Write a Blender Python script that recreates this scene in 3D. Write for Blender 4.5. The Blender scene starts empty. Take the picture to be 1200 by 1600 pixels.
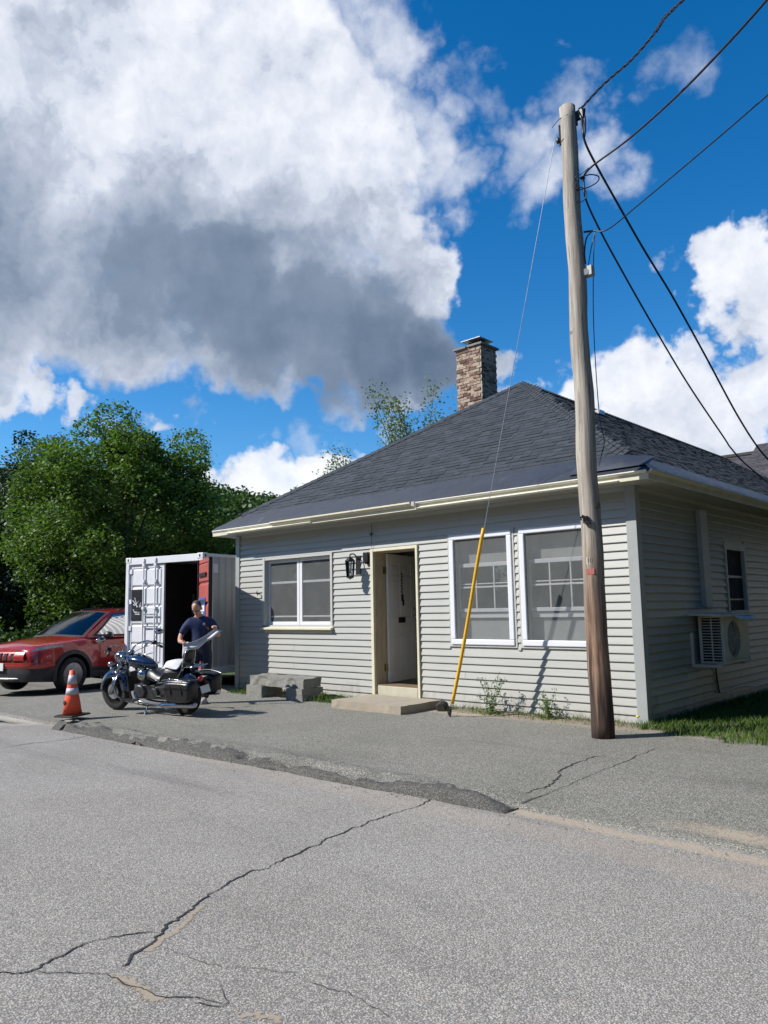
import bpy, math, random
import numpy as np
from mathutils import Vector, Matrix, Euler
random.seed(7); rng = np.random.default_rng(7)
sc = bpy.context.scene
COL = sc.collection
R = math.radians

# ------------------------------------------------------------------ camera, sky, sun, exposure
CAM = Vector((4.436, -9.765, 1.568)); YAW, PIT, ROL = R(132.73885), R(7.307469), R(-1.050145)
fw = Vector((math.cos(YAW)*math.cos(PIT), math.sin(YAW)*math.cos(PIT), math.sin(PIT)))
rt0 = Vector((math.sin(YAW), -math.cos(YAW), 0)); up0 = rt0.cross(fw)
rt = rt0*math.cos(ROL) + up0*math.sin(ROL); up = -rt0*math.sin(ROL) + up0*math.cos(ROL)
cd = bpy.data.cameras.new('camera'); cam = bpy.data.objects.new('camera', cd); COL.objects.link(cam)
cd.sensor_fit = 'VERTICAL'; cd.sensor_height = 36; cd.lens = 1189.325/1600*36
cd.clip_start = 0.05; cd.clip_end = 3000
M = Matrix((rt, up, -fw)).transposed().to_4x4(); M.translation = CAM
cam.matrix_world = M; sc.camera = cam
def ray(u, v): return fw + rt*((u-600)/1189.325) - up*((v-800)/1189.325)
def pd(u, v, d): return CAM + ray(u, v)*d

SUN = Vector((.78, 1.0, -1.13)).normalized()          # direction the light travels
sl = bpy.data.lights.new('sun', 'SUN'); sl.energy = 5.0; sl.angle = R(.53); sl.color = (1.0, .965, .91)
so = bpy.data.objects.new('sun', sl); COL.objects.link(so)
so.rotation_euler = SUN.to_track_quat('-Z', 'Y').to_euler(); so.location = (-8, -10, 14)

sc.view_settings.view_transform = 'Standard'; sc.view_settings.look = 'None'
sc.view_settings.gamma = 1; sc.view_settings.use_curve_mapping = False
sc.view_settings.exposure = 0.34
sc.render.engine = 'CYCLES'
sc.cycles.max_bounces = 6; sc.cycles.transparent_max_bounces = 12; sc.cycles.use_denoising = True
sc.cycles.caustics_reflective = False; sc.cycles.caustics_refractive = False

class NT:
    """small node helper"""
    def __init__(s, tree): s.t = tree; tree.nodes.clear()
    def n(s, typ, **kw):
        nd = s.t.nodes.new(typ)
        for k, v in kw.items(): setattr(nd, k, v)
        return nd
    def l(s, a, b): s.t.links.new(a, b)
    def val(s, sock, v):
        if hasattr(v, 'is_linked') or hasattr(v, 'links'): s.l(v, sock)
        elif isinstance(v, (tuple, list, Vector)):
            v = list(v); n = len(sock.default_value); sock.default_value = (v + [1])[:n] if n == 4 else v[:n]
        else: sock.default_value = v
    def math(s, op, a, b=0.0, c=0.0, clamp=False):
        nd = s.n('ShaderNodeMath', operation=op); nd.use_clamp = clamp
        for i, v in enumerate((a, b, c)): s.val(nd.inputs[i], v)
        return nd.outputs[0]
    def vm(s, op, a, b=None):
        nd = s.n('ShaderNodeVectorMath', operation=op); s.val(nd.inputs[0], a)
        if b is not None:
            if op == 'SCALE': s.val(nd.inputs[3], b)
            else: s.val(nd.inputs[1], b)
        return nd.outputs['Value'] if op in ('DISTANCE', 'DOT_PRODUCT', 'LENGTH') else nd.outputs[0]
    def mr(s, x, a, b, c=0.0, d=1.0, smooth=True):
        nd = s.n('ShaderNodeMapRange', interpolation_type='SMOOTHSTEP' if smooth else 'LINEAR')
        for i, v in enumerate((x, a, b, c, d)): s.val(nd.inputs[i], v)
        return nd.outputs[0]
    def noise(s, vec, scale, detail=3, rough=.55, out=0, dist=0.0):
        nd = s.n('ShaderNodeTexNoise'); s.l(vec, nd.inputs['Vector'])
        nd.inputs['Scale'].default_value = scale; nd.inputs['Detail'].default_value = detail
        nd.inputs['Roughness'].default_value = rough; nd.inputs['Distortion'].default_value = dist
        return nd.outputs[out]
    def mix(s, f, a, b, blend='MIX'):
        nd = s.n('ShaderNodeMix', data_type='RGBA', blend_type=blend)
        s.val(nd.inputs[0], f); s.val(nd.inputs[6], a); s.val(nd.inputs[7], b)
        return nd.outputs[2]

def build_world():
    w = bpy.data.worlds.new('World'); sc.world = w; w.use_nodes = True
    t = NT(w.node_tree)
    sky = t.n('ShaderNodeTexSky', sky_type='NISHITA'); sky.sun_disc = False
    sky.sun_elevation = math.asin(-SUN.z); sky.sun_rotation = math.atan2(-SUN.x, -SUN.y)
    sky.altitude = 250; sky.air_density = 1.0; sky.dust_density = .25; sky.ozone_density = 4.0
    hs = t.n('ShaderNodeHueSaturation'); hs.inputs['Saturation'].default_value = 1.36; hs.inputs['Value'].default_value = 1.0
    t.l(sky.outputs[0], hs.inputs['Color'])
    bg = t.n('ShaderNodeBackground'); bg.inputs[1].default_value = SKY_STRENGTH; t.l(hs.outputs[0], bg.inputs[0])
    d = t.n('ShaderNodeTexCoord').outputs['Generated']
    d = t.vm('NORMALIZE', d)
    # warp directions so that cloud rims are ragged
    n1 = t.noise(d, 3.2, 5, .6, out=1); n1 = t.vm('SCALE', t.vm('SUBTRACT', n1, (.5, .5, .5)), .30)
    n2 = t.noise(d, 16, 6, .62, out=1); n2 = t.vm('SCALE', t.vm('SUBTRACT', n2, (.5, .5, .5)), .075)
    dw = t.vm('ADD', t.vm('ADD', d, n1), n2)
    def blobs(lst, vec):
        acc = None
        for (u, v, r, wgt, soft) in lst:
            c = ray(u, v).normalized(); rr = r/1189.3
            dist = t.vm('DISTANCE', vec, tuple(c))
            m = t.mr(dist, rr*(1+soft), rr*(1-soft), 0.0, wgt)
            acc = m if acc is None else t.math('MAXIMUM', acc, m)
        return acc
    cover = blobs([(60, 60, 260, 1, .25), (300, 40, 230, .95, .3), (520, 60, 140, .62, .6), (650, 30, 70, .66, .6), (30, 280, 250, 1, .2), (230, 250, 230, 1, .2), (440, 230, 190, .95, .25), (620, 200, 95, .66, .6),
                   (60, 380, 165, 1, .2), (200, 400, 165, 1, .2), (330, 420, 165, 1, .2), (450, 420, 160, 1, .2), (560, 430, 145, 1, .2), (630, 400, 85, 1, .25), (650, 490, 95, 1, .25),
                   (725, 515, 55, 1, .35), (775, 520, 46, 1, .4), (400, 560, 50, .8, .4), (520, 580, 45, .75, .5),
                   (700, 130, 48, .58, .7), (705, 250, 45, .60, .7), (800, 205, 62, .66, .7), (845, 265, 52, .62, .7), (895, 150, 48, .58, .8), (935, 240, 40, .55, .8),
                   (755, 105, 46, .56, .8), (1045, 90, 60, .50, .8), (990, 165, 34, .48, .8), (895, 52, 22, .48, .9),
                   (20, 585, 62, 1, .3), (90, 600, 46, 1, .35), (150, 622, 32, .9, .4), (-10, 640, 40, 1, .4), (265, 645, 28, .66, .5), (210, 640, 30, .6, .6),
                   (440, 668, 40, .58, .7), (375, 658, 26, .54, .7), (620, 625, 50, .66, .6), (500, 635, 22, .5, .7), (560, 650, 30, .52, .7),
                   (400, 745, 66, 1, .3), (480, 735, 66, 1, .3), (560, 715, 60, 1, .35), (640, 680, 50, .9, .4), (330, 800, 60, 1, .3),
                   (842, 612, 72, 1, .3), (905, 605, 72, 1, .3), (860, 660, 70, 1, .3), (975, 620, 76, 1, .3), (1080, 630, 88, 1, .25), (1180, 610, 82, 1, .25), (1000, 690, 90, 1, .2),
                   (1120, 430, 50, 1, .3), (1175, 450, 64, 1, .3), (1200, 510, 50, 1, .3), (1100, 560, 40, .85, .4), (1005, 425, 28, .62, .6), (1040, 450, 24, .58, .7), (1190, 700, 70, 1, .2),
                   (1290, 520, 100, 1, .3), (-160, 250, 260, 1, .25), (-120, 600, 80, 1, .3)], dw)
    # beyond the frame sparser cumulus, thinned to lower the ambient light
    n3 = t.noise(d, 2.6, 6, .58)
    away = t.mr(t.vm('DOT_PRODUCT', d, tuple(ray(600, 560).normalized())), .70, .50)
    far = t.math('MULTIPLY', t.mr(n3, .54, .66), away)
    fine = t.noise(d, 9, 7, .6)
    cov = t.math('ADD', t.math('MAXIMUM', cover, far), t.math('MULTIPLY', t.math('SUBTRACT', fine, .5), 1.15))
    mask = t.mr(cov, .26, .95)
    # grey undersides
    dark = blobs([(60, 440, 150, .62, .8), (230, 450, 140, .80, .8), (380, 480, 130, 1.0, .7), (500, 470, 120, .95, .7), (590, 500, 110, 1.05, .7), (700, 520, 90, 1.1, .7), (480, 540, 90, .9, .7), (300, 540, 80, .7, .8),
                  (430, 370, 90, .50, .9), (600, 390, 70, .55, .9), (20, 250, 90, .42, .9), (330, 90, 70, .22, .9), (60, 40, 90, .28, .9), (170, 330, 70, .35, .9), (310, 150, 40, .25, .9),
                  (790, 520, 50, .65, .8), (300, 470, 110, 1.0, .8), (20, 590, 45, .35, .9), (1150, 670, 70, .30, .9), (960, 670, 50, .25, .9), (430, 150, 60, .2, .9),
                  (1150, 530, 35, .35, .9), (-100, 420, 180, .8, .7), (1180, 480, 40, .2, .9)], t.vm('ADD', d, t.vm('ADD', t.vm('SCALE', n1, .8), n2)))
    # billow relief: the same noise looked at a little towards the sun
    dd_ = t.vm('ADD', d, t.vm('SCALE', n2, .7)); offv = tuple(up*.020 - rt*.016)
    def bil(v): return t.math('ADD', t.math('MULTIPLY', t.noise(v, 5.5, 8, .56), 1.0), t.math('MULTIPLY', t.noise(v, 13, 6, .6), .45))
    rel = t.math('MULTIPLY', t.math('SUBTRACT', bil(dd_), bil(t.vm('ADD', dd_, offv))), 2.0)
    awayd = t.math('MULTIPLY', t.mr(t.noise(d, 4, 3), .45, .65), t.math('MULTIPLY', away, .6))
    low = t.math('MULTIPLY', t.math('SUBTRACT', t.noise(dd_, 4.5, 4), .48), .7)
    dkb = t.math('ADD', t.math('MAXIMUM', dark, awayd), low)
    dk = t.math('SUBTRACT', dkb, t.math('MULTIPLY', rel, t.mr(dkb, .25, .9, 1.0, .30)))
    ccol = t.mix(t.mr(dk, -.25, .35, smooth=False), (.93, .95, 1.0), (.60, .65, .76))
    ccol = t.mix(t.mr(dk, .30, .80, smooth=False), ccol, (.235, .30, .41))
    ccol = t.mix(t.mr(dk, .75, 1.30, smooth=False), ccol, (.085, .135, .215))
    bc = t.n('ShaderNodeBackground'); bc.inputs[1].default_value = .86; t.l(ccol, bc.inputs[0])
    mx = t.n('ShaderNodeMixShader'); t.l(mask, mx.inputs[0]); t.l(bg.outputs[0], mx.inputs[1]); t.l(bc.outputs[0], mx.inputs[2])
    o = t.n('ShaderNodeOutputWorld'); t.l(mx.outputs[0], o.inputs[0])
SKY_STRENGTH = .125
build_world()

# ------------------------------------------------------------------ materials
MATS = {}
def mat(name, col, rough=.6, metal=0.0, var=.12, scale=6.0, bump=0.0, bscale=40.0, coat=0.0, stretch=(1, 1, 1),
        col2=None, c2lo=.5, c2hi=.7, c2scale=3.0, rnd=0.0, spec=.5, trans=0.0):
    if name in MATS: return MATS[name]
    m = bpy.data.materials.new(name); m.use_nodes = True; t = NT(m.node_tree); MATS[name] = m
    b = t.n('ShaderNodeBsdfPrincipled'); o = t.n('ShaderNodeOutputMaterial'); t.l(b.outputs[0], o.inputs[0])
    tc = t.n('ShaderNodeTexCoord').outputs['Object']
    mp = t.n('ShaderNodeMapping'); mp.inputs['Scale'].default_value = stretch; t.l(tc, mp.inputs[0]); v = mp.outputs[0]
    nz = t.noise(v, scale, 5, .6)
    f = t.mr(nz, .25, .75, 1-var, 1+var, smooth=False)
    c = t.vm('SCALE', tuple(col), f)
    if col2: c = t.mix(t.mr(t.noise(v, c2scale, 6, .65), c2lo, c2hi), c, col2)
    if rnd:
        oi = t.n('ShaderNodeObjectInfo').outputs['Random']; gi = t.n('ShaderNodeNewGeometry').outputs['Random Per Island']
        fr = t.math('FRACT', t.math('ADD', oi, gi)); c = t.vm('SCALE', c, t.mr(fr, 0, 1, 1-rnd, 1+rnd, smooth=False))
    t.l(c, b.inputs['Base Color'])
    rn = t.mr(t.noise(v, scale*2.3, 4), .3, .7, max(.02, rough*.82), min(1, rough*1.18), smooth=False); t.l(rn, b.inputs['Roughness'])
    b.inputs['Metallic'].default_value = metal; b.inputs['Coat Weight'].default_value = coat; b.inputs['Coat Roughness'].default_value = .04
    b.inputs['Specular IOR Level'].default_value = spec
    if trans: b.inputs['Transmission Weight'].default_value = trans
    if bump:
        bp = t.n('ShaderNodeBump'); bp.inputs['Strength'].default_value = bump; bp.inputs['Distance'].default_value = .01
        t.l(t.noise(v, bscale, 5, .65), bp.inputs['Height']); t.l(bp.outputs[0], b.inputs['Normal'])
    return m

def asphalt(name, lo, hi, tint_patch, dark, sand=None):
    m = bpy.data.materials.new(name); m.use_nodes = True; t = NT(m.node_tree); MATS[name] = m
    b = t.n('ShaderNodeBsdfPrincipled'); o = t.n('ShaderNodeOutputMaterial'); t.l(b.outputs[0], o.inputs[0])
    v = t.n('ShaderNodeTexCoord').outputs['Object']
    def vor(scale):
        vo = t.n('ShaderNodeTexVoronoi'); vo.inputs['Scale'].default_value = scale; t.l(v, vo.inputs['Vector']); return vo
    v1 = vor(112); v2 = vor(230)
    sx = t.n('ShaderNodeSeparateColor'); t.l(v1.outputs['Color'], sx.inputs[0])
    sy = t.n('ShaderNodeSeparateColor'); t.l(v2.outputs['Color'], sy.inputs[0])
    g = t.math('ADD', t.math('MULTIPLY', t.math('POWER', sx.outputs[0], 1.6), .6), t.math('MULTIPLY', sy.outputs[1], .4))
    edge = t.mr(v1.outputs['Distance'], .28, .62)
    c = t.mix(g, lo, hi)
    c = t.mix(t.math('MULTIPLY', edge, .62), c, dark)
    warm = t.mix(t.mr(sx.outputs[2], .55, 1), (1, 1, 1), (1.12, 1.0, .86)); c = t.mix(.6, c, warm, 'MULTIPLY')
    big = t.noise(v, .55, 6, .62); c = t.mix(t.mr(big, .35, .7, 0, .55), c, tint_patch, 'MULTIPLY')
    mp = t.n('ShaderNodeMapping'); mp.inputs['Scale'].default_value = (.18, 1.5, 1); t.l(v, mp.inputs[0])
    c = t.mix(t.mr(t.noise(mp.outputs[0], 1.0, 5, .6), .52, .75, 0, .75), c, (.66, .66, .68), 'MULTIPLY')
    sml = t.noise(v, 5, 6, .7); c = t.mix(t.mr(sml, .56, .8, 0, .5), c, (.62, .61, .6), 'MULTIPLY')
    if sand:
        s = t.n('ShaderNodeSeparateXYZ'); t.l(v, s.inputs[0])
        for (x0, y0, slope, wd, amt, fx0, fx1) in sand:
            yy = t.math('ADD', s.outputs[1], t.math('MULTIPLY', t.math('SUBTRACT', s.outputs[0], x0), -slope))
            wob = t.math('MULTIPLY', t.math('SUBTRACT', t.noise(v, 1.3, 6, .65), .5), .42)
            dd = t.math('ABSOLUTE', t.math('ADD', t.math('SUBTRACT', yy, y0), wob))
            k = t.math('MULTIPLY', t.mr(dd, wd, wd*.25), amt)
            k = t.math('MULTIPLY', k, t.mr(t.noise(v, 26, 4, .7), .32, .55, .35, 1))
            if fx1 > fx0: k = t.math('MULTIPLY', k, t.math('MULTIPLY', t.mr(s.outputs[0], fx0-.5, fx0+.5), t.mr(s.outputs[0], fx1+.5, fx1-.5)))
            c = t.mix(k, c, (.42, .34, .25))
    t.l(c, b.inputs['Base Color']); b.inputs['Roughness'].default_value = .88; b.inputs['Specular IOR Level'].default_value = .25
    bp = t.n('ShaderNodeBump'); bp.inputs['Strength'].default_value = .55; bp.inputs['Distance'].default_value = .006
    h = t.math('ADD', t.math('MULTIPLY', v1.outputs['Distance'], -1), t.math('MULTIPLY', v2.outputs['Distance'], -.5))
    t.l(h, bp.inputs['Height']); t.l(bp.outputs[0], b.inputs['Normal'])
    return m
m_road = asphalt('road_asphalt', (.215, .204, .188), (.66, .63, .575), (.80, .79, .78), (.085, .083, .08),
                 sand=[(.6, -4.34, -.03, .13, .75, -30, 30), (.6, -4.70, -.03, .30, .22, -30, 30)])
m_lot = asphalt('lot_asphalt', (.10, .098, .088), (.60, .58, .51), (.74, .76, .68), (.045, .045, .042),
                sand=[(2.3, -4.0, .0, .17, .8, 2.1, 2.75), (0, -.42, 0, .20, .75, -3.2, -2.2), (0, -.30, 0, .30, .35, -9, 4)])
m_kerb = asphalt('kerb_asphalt', (.05, .049, .044), (.30, .29, .26), (.75, .75, .74), (.025, .025, .025), sand=None)

m_siding = mat('siding_vinyl', (.38, .378, .345), .42, var=.05, scale=2.5, bump=.10, bscale=60, rnd=.035, stretch=(.4, 1, 5), col2=(.36, .36, .33), c2lo=.62, c2hi=.85, c2scale=1.6)
def add_stains(m, col, zmax, amt):
    t = NT.__new__(NT); t.t = m.node_tree; b = [n for n in t.t.nodes if n.type == 'BSDF_PRINCIPLED'][0]; src = b.inputs['Base Color'].links[0].from_socket
    p = t.n('ShaderNodeNewGeometry').outputs['Position']; s_ = t.n('ShaderNodeSeparateXYZ'); t.l(p, s_.inputs[0])
    mp = t.n('ShaderNodeMapping'); mp.inputs['Scale'].default_value = (1, 1, .45); t.l(p, mp.inputs[0])
    f = t.mr(t.math('SUBTRACT', t.noise(mp.outputs[0], 5, 6, .7), t.math('MULTIPLY', s_.outputs[2], .45/zmax)), .36, .60)
    t.l(t.mix(t.math('MULTIPLY', f, amt), src, col), b.inputs['Base Color'])
add_stains(m_siding, (.20, .18, .14), .9, .55)
m_corner = mat('corner_vinyl', (.33, .345, .335), .45, var=.05, bump=.05)
m_cream = mat('cream_paint', (.62, .58, .43), .55, var=.10, scale=4, bump=.15, bscale=30, col2=(.36, .33, .24), c2lo=.60, c2hi=.78, c2scale=5)
m_cream_l = mat('pale_cream_paint', (.76, .74, .64), .5, var=.08, scale=5, bump=.1)
m_soffit = mat('soffit_board', (.36, .36, .31), .7, var=.1)
m_white = mat('white_vinyl', (.68, .69, .72), .38, var=.04, scale=3)
m_trimgrey = mat('grey_trim', (.45, .45, .42), .5, var=.05)
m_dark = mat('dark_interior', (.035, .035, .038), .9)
m_door = mat('white_door_paint', (.66, .66, .63), .45, var=.06, scale=3, bump=.05, col2=(.55, .54, .50), c2lo=.6, c2hi=.8)
m_black = mat('black_paint', (.012, .012, .013), .4, var=.1)
m_brass = mat('aged_brass', (.35, .25, .10), .4, metal=.9)
m_steel = mat('galvanised_steel', (.45, .46, .47), .4, metal=.85)
m_chrome = mat('chrome', (.42, .43, .45), .13, metal=1.0, var=.03)
m_concrete = mat('concrete', (.34, .29, .22), .85, var=.15, scale=8, bump=.5, bscale=70, col2=(.27, .24, .2), c2lo=.52, c2hi=.75)
m_granite = mat('granite', (.205, .20, .175), .9, var=.4, scale=26, bump=1.0, bscale=28, col2=(.20, .195, .175), c2lo=.48, c2hi=.62, c2scale=18)
m_member = mat('roof_membrane', (.026, .031, .043), .50, var=.22, scale=3, bump=.35, bscale=7, col2=(.12, .10, .095), c2lo=.60, c2hi=.75, c2scale=2.2)
m_shingle = mat('asphalt_shingle', (.029, .036, .044), .88, var=.16, scale=7, bump=.4, bscale=160, rnd=.26)
m_shingle2 = mat('aged_shingle', (.060, .054, .060), .9, var=.3, scale=5, bump=.6, bscale=120, rnd=.3)
m_mortar = mat('chimney_mortar', (.42, .34, .25), .95, var=.22, scale=12, bump=.9, bscale=35)
def brick_mat():
    m = bpy.data.materials.new('chimney_brick'); m.use_nodes = True; t = NT(m.node_tree); MATS['brick'] = m
    b = t.n('ShaderNodeBsdfPrincipled'); o = t.n('ShaderNodeOutputMaterial'); t.l(b.outputs[0], o.inputs[0])
    r = t.n('ShaderNodeObjectInfo').outputs['Random']; v = t.n('ShaderNodeTexCoord').outputs['Object']
    gp = t.n('ShaderNodeNewGeometry').outputs['Position']
    c = t.mix(t.mr(r, 0, .5, smooth=False), (.11, .055, .042), (.27, .16, .11))
    smear = t.math('ADD', t.noise(gp, 9, 6, .7), t.math('MULTIPLY', t.math('SUBTRACT', r, .5), .30))
    c = t.mix(t.mr(smear, .44, .54), c, (.40, .32, .235))
    t.l(c, b.inputs['Base Color']); b.inputs['Roughness'].default_value = .93
    bp = t.n('ShaderNodeBump'); bp.inputs['Strength'].default_value = .8; bp.inputs['Distance'].default_value = .02
    t.l(t.noise(gp, 30, 5), bp.inputs['Height']); t.l(bp.outputs[0], b.inputs['Normal']); return m
m_brick = brick_mat()
def glass_mat(name, tint, refl_rough=.02, alpha=.35):
    m = bpy.data.materials.new(name); m.use_nodes = True; t = NT(m.node_tree); MATS[name] = m
    tr = t.n('ShaderNodeBsdfTransparent'); tr.inputs[0].default_value = (*tint, 1)
    gl = t.n('ShaderNodeBsdfGlossy'); gl.inputs['Roughness'].default_value = refl_rough
    fr = t.n('ShaderNodeFresnel'); fr.inputs[0].default_value = 1.5
    bp = t.n('ShaderNodeBump'); bp.inputs['Strength'].default_value = .04; bp.inputs['Distance'].default_value = .02
    t.l(t.noise(t.n('ShaderNodeTexCoord').outputs['Object'], 1.6, 2), bp.inputs['Height']); t.l(bp.outputs[0], gl.inputs['Normal'])
    mx = t.n('ShaderNodeMixShader'); t.l(t.math('ADD', t.math('MULTIPLY', fr.outputs[0], 1.0), alpha*.1), mx.inputs[0])
    t.l(tr.outputs[0], mx.inputs[1]); t.l(gl.outputs[0], mx.inputs[2])
    o = t.n('ShaderNodeOutputMaterial'); t.l(mx.outputs[0], o.inputs[0]); return m
m_glass = glass_mat('window_glass', (.82, .86, .86))
m_carglass = glass_mat('tinted_glass', (.16, .20, .19), alpha=.3)
def screen_mat():
    m = bpy.data.materials.new('insect_screen'); m.use_nodes = True; t = NT(m.node_tree)
    tr = t.n('ShaderNodeBsdfTransparent'); df = t.n('ShaderNodeBsdfDiffuse'); df.inputs[0].default_value = (.22, .23, .225, 1)
    mx = t.n('ShaderNodeMixShader')
    f = t.mr(t.noise(t.n('ShaderNodeTexCoord').outputs['Object'], 3, 3), .3, .7, .22, .29, smooth=False)
    t.l(f, mx.inputs[0]); t.l(tr.outputs[0], mx.inputs[1]); t.l(df.outputs[0], mx.inputs[2])
    o = t.n('ShaderNodeOutputMaterial'); t.l(mx.outputs[0], o.inputs[0]); return m
m_screen = screen_mat()
def pole_mat():
    m = bpy.data.materials.new('weathered_pole_wood'); m.use_nodes = True; t = NT(m.node_tree)
    b = t.n('ShaderNodeBsdfPrincipled'); o = t.n('ShaderNodeOutputMaterial'); t.l(b.outputs[0], o.inputs[0])
    v = t.n('ShaderNodeTexCoord').outputs['Object']
    mp = t.n('ShaderNodeMapping'); mp.inputs['Scale'].default_value = (16, 16, .55); t.l(v, mp.inputs[0])
    n = t.noise(mp.outputs[0], 1.6, 7, .68); s = t.n('ShaderNodeSeparateXYZ'); t.l(v, s.inputs[0])
    zz = t.math('ADD', s.outputs[2], t.math('MULTIPLY', t.math('SUBTRACT', t.noise(mp.outputs[0], .9, 4), .5), 2.6))
    grey = t.mix(t.mr(n, .34, .66), (.25, .215, .175), (.46, .41, .34))
    red = t.mix(t.mr(n, .34, .64), (.10, .055, .036), (.34, .215, .14))
    deep = t.mix(t.mr(n, .36, .64), (.018, .012, .010), (.075, .042, .03))
    c = t.mix(t.mr(zz, 2.9, 1.2), grey, red); c = t.mix(t.mr(zz, 1.15, .35), c, deep)
    mp2 = t.n('ShaderNodeMapping'); mp2.inputs['Scale'].default_value = (34, 34, .9); t.l(v, mp2.inputs[0])
    ck = t.mr(t.noise(mp2.outputs[0], 1.0, 5, .6), .60, .67); c = t.mix(t.math('MULTIPLY', ck, .45), c, (.07, .055, .045))
    kn = t.mr(t.noise(v, 3.1, 2), .70, .74); c = t.mix(t.math('MULTIPLY', kn, .7), c, (.10, .07, .05))
    t.l(c, b.inputs['Base Color']); b.inputs['Roughness'].default_value = .85
    bp = t.n('ShaderNodeBump'); bp.inputs['Strength'].default_value = .8; bp.inputs['Distance'].default_value = .012
    t.l(t.math('SUBTRACT', n, t.math('MULTIPLY', ck, .6)), bp.inputs['Height']); t.l(bp.outputs[0], b.inputs['Normal']); return m
m_pole = pole_mat()
def leaf_mat(name, c1, c2, tr=.45):
    m = bpy.data.materials.new(name); m.use_nodes = True; t = NT(m.node_tree)
    r = t.n('ShaderNodeNewGeometry').outputs['Random Per Island']
    cl = t.noise(t.n('ShaderNodeTexCoord').outputs['Object'], .9, 3)
    f = t.math('ADD', t.math('MULTIPLY', r, .6), t.mr(cl, .35, .65, 0, .4, smooth=False), clamp=True)
    c = t.mix(f, c1, c2)
    df = t.n('ShaderNodeBsdfPrincipled'); t.l(c, df.inputs['Base Color']); df.inputs['Roughness'].default_value = .55; df.inputs['Specular IOR Level'].default_value = .35
    tl = t.n('ShaderNodeBsdfTranslucent'); t.l(t.mix(1.0, c, (1.3, 1.5, .5), 'MULTIPLY'), tl.inputs[0])
    mx = t.n('ShaderNodeMixShader'); mx.inputs[0].default_value = tr; t.l(df.outputs[0], mx.inputs[1]); t.l(tl.outputs[0], mx.inputs[2])
    o = t.n('ShaderNodeOutputMaterial'); t.l(mx.outputs[0], o.inputs[0]); return m
m_maple = leaf_mat('maple_leaf', (.050, .100, .022), (.145, .225, .045), .32)
m_spruce = leaf_mat('spruce_needle', (.014, .035, .022), (.035, .075, .045), .12)
m_wood_l = leaf_mat('woodland_leaf', (.022, .050, .012), (.060, .115, .022), .25)
m_poplar = leaf_mat('poplar_leaf', (.085, .12, .06), (.19, .23, .12), .35)
m_grass = leaf_mat('grass_blade', (.055, .11, .02), (.14, .22, .05), .3)
m_weed = leaf_mat('weed_leaf', (.06, .11, .03), (.14, .20, .05), .3)
m_bark = mat('bark', (.10, .085, .07), .95, var=.3, bump=.8, bscale=20, stretch=(3, 3, .6))

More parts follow.
